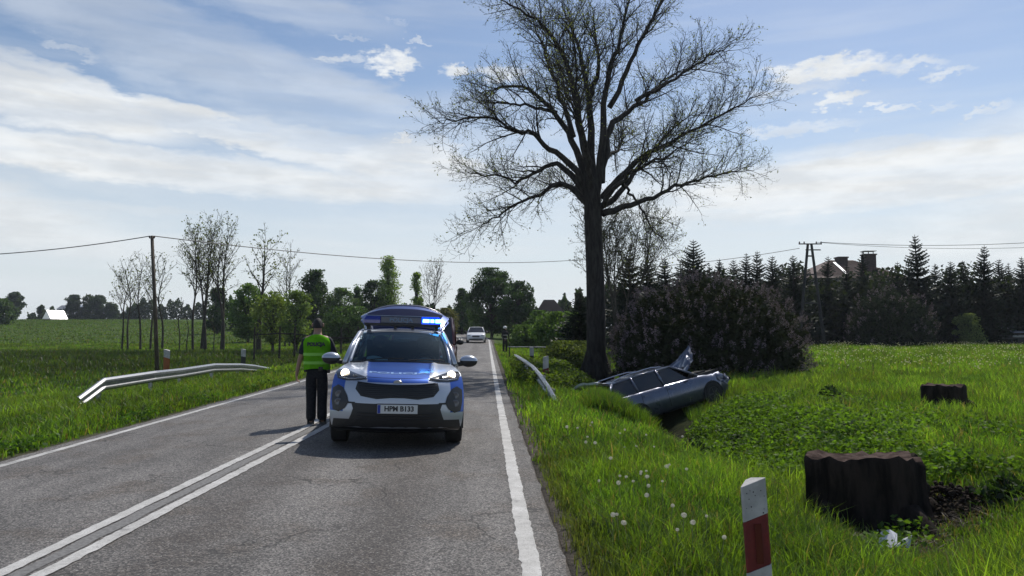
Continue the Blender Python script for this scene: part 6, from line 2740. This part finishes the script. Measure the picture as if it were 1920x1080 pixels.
for k in range(9):
    a = Vector((rg.uniform(-.7, .2), sh.y + rg.uniform(-.15, .25), rg.uniform(.3, .75)))
    m.box(a, (rg.uniform(.05, .3), rg.uniform(.02, .06), rg.uniform(.03, .14)), rot=(rg.random() * 3, rg.random() * 3, rg.random() * 3))
m.build('broken_front', BLACKP, wr)
m = MB()
m.box((0, sh.y + 2.4, 1.0), (1.3, .14, .6), rot=(R(-12), 0, 0))
m.ell((.35, sh.y + 2.45, 1.20), (.13, .06, .09), 10, 6)
m.ell((-.35, sh.y + 2.45, 1.20), (.13, .06, .09), 10, 6)
m.build('front_seat', INTER, wr)
# scraps thrown out behind it
sc0 = thing('car_scrap', 'small pale scrap of trim in the grass behind the wrecked car', 'debris', (PX(1122, 19.4), 19.4, P(1122, 760, 19.4).z))
MB().box((0, 0, 0), (.10, .05, .12), rot=(.4, .5, .2)).build('scrap', PLA, sc0, bevel=.008)


# ------------------------------------------------------------------ people
def skin(name, J, E, mt, parent, sub=2, root=0, smooth_=True):
    """J: list of ((x, y, z), radius or (rx, ry)); E: edges -> one continuous tapered surface"""
    me = bpy.data.meshes.new(name)
    me.from_pydata([j[0] for j in J], E, [])
    o = bpy.data.objects.new(name, me)
    COL.objects.link(o)
    md = o.modifiers.new('skin', 'SKIN')
    md.use_smooth_shade = True
    md.branch_smoothing = .4
    for i, j in enumerate(J):
        r = j[1]
        sv = me.skin_vertices[0].data[i]
        sv.radius = r if isinstance(r, tuple) else (r, r)
        sv.use_root = (i == root)
    sb = o.modifiers.new('sub', 'SUBSURF')
    sb.levels = sub
    sb.render_levels = sub
    bpy.context.view_layer.update()
    out = bpy.data.meshes.new_from_object(o.evaluated_get(bpy.context.evaluated_depsgraph_get()))
    bpy.data.objects.remove(o)
    bpy.data.meshes.remove(me)
    return link_mesh(name, out, mt, parent, smooth=smooth_)


def chain(*idx):
    return [(a, b_) for a, b_ in zip(idx[:-1], idx[1:])]


SKINM = mat('skin', (.32, .19, .14), .55)
HAIR = mat('dark_hair', (.012, .010, .009), .7, bump=.5, bscale=120)
NAVY = mat('black_trousers', (.010, .011, .015), .85, vary=.3, vscale=30)
SHIRT = mat('dark_navy_shirt', (.012, .015, .028), .8, vary=.3, vscale=30)
VEST = bpy.data.materials.new('hi_vis_vest')
VEST.use_nodes = True
t = NT(VEST.node_tree)
t.n.clear()
oc = t.node('ShaderNodeTexCoord').outputs['Object']
vc_ = t.mix(t.ramp(t.noise(oc, 9, 4, .6), .35, .65), (.21, .60, .028), (.16, .50, .022))
df, trn = t.node('ShaderNodeBsdfDiffuse'), t.node('ShaderNodeBsdfTranslucent')
t.l.new(vc_, df.inputs[0])
t.l.new(vc_, trn.inputs[0])
mx = t.node('ShaderNodeMixShader')
mx.inputs[0].default_value = .35
t.l.new(df.outputs[0], mx.inputs[1])
t.l.new(trn.outputs[0], mx.inputs[2])
bp = t.node('ShaderNodeBump')
bp.inputs['Strength'].default_value = .5
bp.inputs['Distance'].default_value = .03
t.l.new(t.noise(oc, 11, 3, .5), bp.inputs['Height'])
t.l.new(bp.outputs[0], df.inputs['Normal'])
oo = t.node('ShaderNodeOutputMaterial')
t.l.new(mx.outputs[0], oo.inputs[0])
BOOT = mat('black_boots', (.010, .010, .010), .4)

oY = 12.55
oX = PX(596, oY)
of = thing('person', 'police officer seen from behind in yellow-green hi-vis vest, standing beside the police car', 'person', (oX, oY, float(road_z(oX, oY))), (0, 0, R(6)))


def hand(J, E, wrist, d, side, up, mtx=1.0):
    """palm and five separate bent fingers rooted in the palm; returns joint lists"""
    w = Vector(wrist)
    d = Vector(d).normalized()
    side = Vector(side).normalized()
    n = d.cross(side).normalized()
    parts = []
    palm_end = w + d * .085
    for k, (off, ln) in enumerate(((-.033, .068), (-.011, .078), (.011, .073), (.032, .058))):
        a = w + d * .055 + side * off * .8
        b_ = w + d * .092 + side * off
        c_ = b_ + (d * .75 + n * .45).normalized() * ln * .55
        e_ = c_ + (d * .35 + n * .85).normalized() * ln * .5
        parts.append([(a, .0105), (b_, .0100), (c_, .0090), (e_, .0078)])
    th0 = w + d * .03 - side * .03
    parts.append([(th0, .013), (th0 - side * .022 + d * .03, .0115), (th0 - side * .028 + d * .062 + n * .012, .0092)])
    return palm_end, parts


# joints of the body: pelvis first
B = [((0, 0, .93), (.15, .10)), ((0, .01, 1.10), (.145, .10)), ((0, .0, 1.30), (.165, .11)), ((0, .0, 1.43), (.13, .085)), ((0, .01, 1.52), (.058, .06)), ((0, .025, 1.60), (.070, .085)),
     ((0, .03, 1.68), (.078, .098)), ((0, .03, 1.755), (.055, .07)),
     ((-.175, 0, 1.42), .062), ((-.235, .0, 1.20), .050), ((-.275, .02, 1.12), .046), ((-.325, .04, .90), .034), ((-.335, .045, .86), .030), ((-.338, .05, .79), (.040, .022)),
     ((.175, 0, 1.42), .062), ((.250, .03, 1.20), .050), ((.275, .06, 1.13), .046), ((.300, .26, 1.07), .034), ((.300, .30, 1.065), .030), ((.300, .37, 1.06), (.040, .022)),
     ((-.090, 0, .88), .092), ((-.088, .0, .50), .058), ((-.086, -.02, .32), .054), ((-.086, .0, .09), .040),
     ((.090, 0, .88), .092), ((.088, .04, .50), .058), ((.086, .04, .32), .054), ((.088, .05, .09), .040),
     ((-.090, .0, .055), .026), ((-.10, .10, .045), .020), ((.090, .05, .055), .026), ((.10, .15, .045), .020)]
Eb = chain(0, 1, 2, 3, 4, 5, 6, 7) + chain(3, 8, 9, 10, 11, 12, 13) + chain(3, 14, 15, 16, 17, 18, 19) + chain(0, 20, 21, 22, 23, 28, 29) + chain(0, 24, 25, 26, 27, 30, 31)
skin('body', B, Eb, SKINM, of, 2)
for wr_, dd, sd in (((-.336, .048, .845), (-.03, .05, -1), (0, 1, .05)), ((.30, .33, 1.063), (0, 1, -.05), (-.2, 0, 1))):
    _, fin = hand(None, None, wr_, dd, sd, None)
    for f_ in fin:
        skin('finger', [(tuple(p), r) for p, r in f_], chain(*range(len(f_))), SKINM, of, 1)
# clothes
skin('trousers', [((0, 0, 1.0), (.168, .115)), ((0, 0, .93), (.178, .125)), ((-.092, 0, .82), .112), ((-.088, .0, .50), .094), ((-.086, -.01, .30), .088), ((-.086, -.01, .05), .090),
                  ((.092, 0, .82), .112), ((.088, .04, .50), .094), ((.086, .04, .30), .088), ((.088, .04, .05), .090)], chain(0, 1, 2, 3, 4, 5) + chain(1, 6, 7, 8, 9), NAVY, of, 2, root=1)
skin('shirt', [((0, 0, 1.05), (.165, .115)), ((0, 0, 1.30), (.18, .12)), ((0, 0, 1.435), (.135, .09)), ((0, .008, 1.49), (.072, .072)), ((-.185, 0, 1.42), .076), ((-.240, 0, 1.23), .068), ((-.262, .012, 1.155), .066),
               ((.185, 0, 1.42), .076), ((.252, .03, 1.22), .068), ((.280, .055, 1.14), .066), ((.298, .16, 1.10), .058)], chain(0, 1, 2, 3) + chain(2, 4, 5, 6) + chain(2, 7, 8, 9, 10), SHIRT, of, 2, root=1)
# vest: open-armed tube over the chest with shoulder straps
rows = []
levels = [(.925, .215, .150), (1.00, .212, .150), (1.10, .212, .150), (1.20, .222, .152), (1.30, .235, .152), (1.38, .235, .142), (1.435, .205, .118), (1.475, .150, .095), (1.500, .098, .084)]
for z_, rx_, ry_ in levels:
    row = []
    for a in np.linspace(0, 2 * math.pi, 41)[:-1]:
        ca, sa = math.cos(a), math.sin(a)
        k = .80
        x_ = rx_ * math.copysign(abs(ca) ** k, ca)
        y_ = ry_ * math.copysign(abs(sa) ** k, sa)
        fold = .006 * math.sin(a * 7 + z_ * 9) + .004 * math.sin(a * 13 - z_ * 21)
        zz = z_ - (.018 * abs(ca) ** 2 if z_ > 1.44 else 0) + .010 * math.sin(a * 3) * (z_ < .95)
        row.append((x_ * (1 + fold * 2), y_ * (1 + fold * 3) + .002, zz))
    rows.append(row)
rows2 = [[(x * .955, y * .945, z) for x, y, z in r] for r in reversed(rows)]
m = MB()
m.grid(rows + rows2 + [rows[0]], closed=True)
vst = m.build('hi_vis_vest', VEST, of, smooth=True)


def vest_back(x, y):
    z_ = 1.335 + y
    rx_ = np.interp(z_, [l[0] for l in levels], [l[1] for l in levels])
    ry_ = np.interp(z_, [l[0] for l in levels], [l[2] for l in levels])
    xn = max(-.99, min(.99, (x - .0) / rx_))
    ca = math.copysign(abs(xn) ** (1 / .8), xn)
    sa = math.sqrt(max(0, 1 - ca * ca))
    return (x, -(ry_ * sa ** .8) * 1.03 - .006, z_)


lettering('vest_lettering', 'POLICJA', .078, PB, vst, vest_back, bold=.006, cuts=2)
STRIPE = mat('reflective_tape', (.24, .58, .07), .5)
for z_ in (1.03, 1.17):
    m = MB()
    rr = []
    rx_ = np.interp(z_, [l[0] for l in levels], [l[1] for l in levels]) * 1.022 + .003
    ry_ = np.interp(z_, [l[0] for l in levels], [l[2] for l in levels]) * 1.03 + .003
    for dz in (-.024, .024):
        rr.append([(rx_ * math.copysign(abs(math.cos(a)) ** .8, math.cos(a)), ry_ * math.copysign(abs(math.sin(a)) ** .8, math.sin(a)), z_ + dz) for a in np.linspace(0, 2 * math.pi, 41)[:-1]])
    m.grid(rr, closed=True)
    m.build('reflective_strip', STRIPE, vst, smooth=True)
m = MB()
m.grid([[(.185 * math.cos(a), .132 * math.sin(a), z_) for a in np.linspace(0, 2 * math.pi, 33)[:-1]] for z_ in (.955, 1.0)], closed=True)
m.build('belt', BOOT, of)
for x_, y_, w_, h_ in ((.19, .0, .05, .16), (-.18, -.04, .05, .11), (.08, -.135, .07, .07)):
    m = MB()
    m.box((x_, y_, .93), (w_, .045, h_))
    m.build('belt_pouch', BOOT, of, bevel=.01)
for sx_, yy in ((-.092, 0), (.092, .05)):
    skin('boot', [((sx_, yy - .03, .055), (.058, .062)), ((sx_ * 1.05, yy + .07, .045), (.052, .048)), ((sx_ * 1.12, yy + .19, .035), (.045, .034)), ((sx_, yy - .01, .13), .058)], [(0, 1), (1, 2), (0, 3)], BOOT, of, 2)
# short hair, ears
m = MB()
rows = []
for i in range(10):
    ph = math.pi * .60 * i / 9
    rows.append([(.079 * math.sin(ph) * math.cos(a), .03 + .097 * math.sin(ph) * math.sin(a) - .004, 1.672 + .102 * math.cos(ph) - (.045 * (math.sin(a) < 0) * math.sin(ph) ** 4)) for a in np.linspace(0, 2 * math.pi, 25)[:-1]])
m.grid(rows, closed=True)
m.build('hair', HAIR, of, smooth=True)
for sg in (-1, 1):
    m = MB()
    m.ell((sg * .090, .03, 1.655), (.014, .022, .034), 10, 8)
    m.build('ear', SKINM, of, smooth=True)
m = MB()
m.ell((0, .138, 1.645), (.016, .022, .024), 8, 6)
m.build('nose', SKINM, of, smooth=True)
for sg in (-1, 1):
    m = MB()
    m.ell((sg * .032, .120, 1.672), (.013, .008, .008), 8, 6)
    m.build('eye', mat('eye_white', (.6, .6, .6), .3), of)
m = MB()
m.ell((0, .118, 1.600), (.026, .008, .007), 8, 6)
m.build('mouth', mat('lips', (.30, .12, .10), .5), of)

# firefighter farther along the verge
fYd = 48.0
fX = PX(947, fYd)
gz_ = gzf(fX, fYd)
hgt = P(0, 613, fYd).z - gz_
ff = thing('person', 'firefighter in dark clothes and a white helmet standing on the right verge in the distance', 'person', (fX, fYd, gz_ + .02), (0, 0, R(35)))
sc_ = hgt / 1.80
ff.scale = (sc_, sc_, sc_)
FD = mat('firefighter_dark', (.022, .020, .020), .85, vary=.3, vscale=20)
B2 = [((0, 0, .93), (.16, .12)), ((0, .0, 1.30), (.185, .13)), ((0, 0, 1.43), (.14, .10)), ((0, .0, 1.52), .06), ((0, -.01, 1.62), (.075, .09)), ((0, -.01, 1.70), .07),
      ((-.19, 0, 1.42), .075), ((-.27, -.02, 1.16), .060), ((-.26, -.16, .98), .045), ((-.24, -.24, .93), .04),
      ((.19, 0, 1.42), .075), ((.28, .0, 1.17), .060), ((.31, -.04, .93), .045), ((.315, -.05, .83), .04),
      ((-.10, 0, .86), .11), ((-.12, 0, .48), .085), ((-.12, .02, .06), .07), ((-.13, -.12, .04), .045),
      ((.10, 0, .86), .11), ((.13, .02, .48), .085), ((.14, .04, .06), .07), ((.15, -.10, .04), .045)]
skin('body', B2, chain(0, 1, 2, 3, 4, 5) + chain(2, 6, 7, 8, 9) + chain(2, 10, 11, 12, 13) + chain(0, 14, 15, 16, 17) + chain(0, 18, 19, 20, 21), FD, ff, 2)
for p_, d2 in (((-.235, -.27, .915), (.3, -1, -.3)), ((.316, -.055, .80), (0, -.1, -1))):
    _, fin = hand(None, None, p_, d2, (0, 1, .2) if d2[0] == 0 else (1, .2, .2), None)
    for f_ in fin:
        skin('finger', [(tuple(p), r) for p, r in f_], chain(*range(len(f_))), SKINM, ff, 1)
m = MB()
m.ell((0, -.105, 1.63), (.055, .03, .07), 10, 8)
m.build('face', SKINM, ff, smooth=True)
m = MB()
m.ell((0, 0, 1.75), (.125, .145, .10), 16, 10)
m.lathe([(.15, 1.715), (.165, 1.705), (.15, 1.70)], n=20)
m.build('helmet', mat('white_helmet', (.70, .70, .68), .35, coat=.4), ff, smooth=True)
for z_ in (.98, 1.22):
    m = MB()
    m.grid([[(.197 * math.cos(a), .145 * math.sin(a), z_ + dz) for a in np.linspace(0, 2 * math.pi, 25)[:-1]] for dz in (-.02, .02)], closed=True)
    m.build('reflective_strip', mat('pale_stripe', (.5, .46, .45), .5), ff)
print('objects', len(bpy.data.objects))

# ------------------------------------------------------------------ thin spring haze
HZ = bpy.data.materials.new('thin_haze')
HZ.use_nodes = True
t = NT(HZ.node_tree)
t.n.clear()
pv_ = t.node('ShaderNodeVolumePrincipled')
pv_.inputs['Color'].default_value = (.80, .88, 1.0, 1)
pv_.inputs['Density'].default_value = HAZE
pv_.inputs['Anisotropy'].default_value = .35
o = t.node('ShaderNodeOutputMaterial')
t.l.new(pv_.outputs[0], o.inputs['Volume'])
m = MB()
m.box((0, 1480, 9.0), (5600, 3200, 23.6))
hb = m.build('haze', HZ)
tag(hb, kind='stuff')
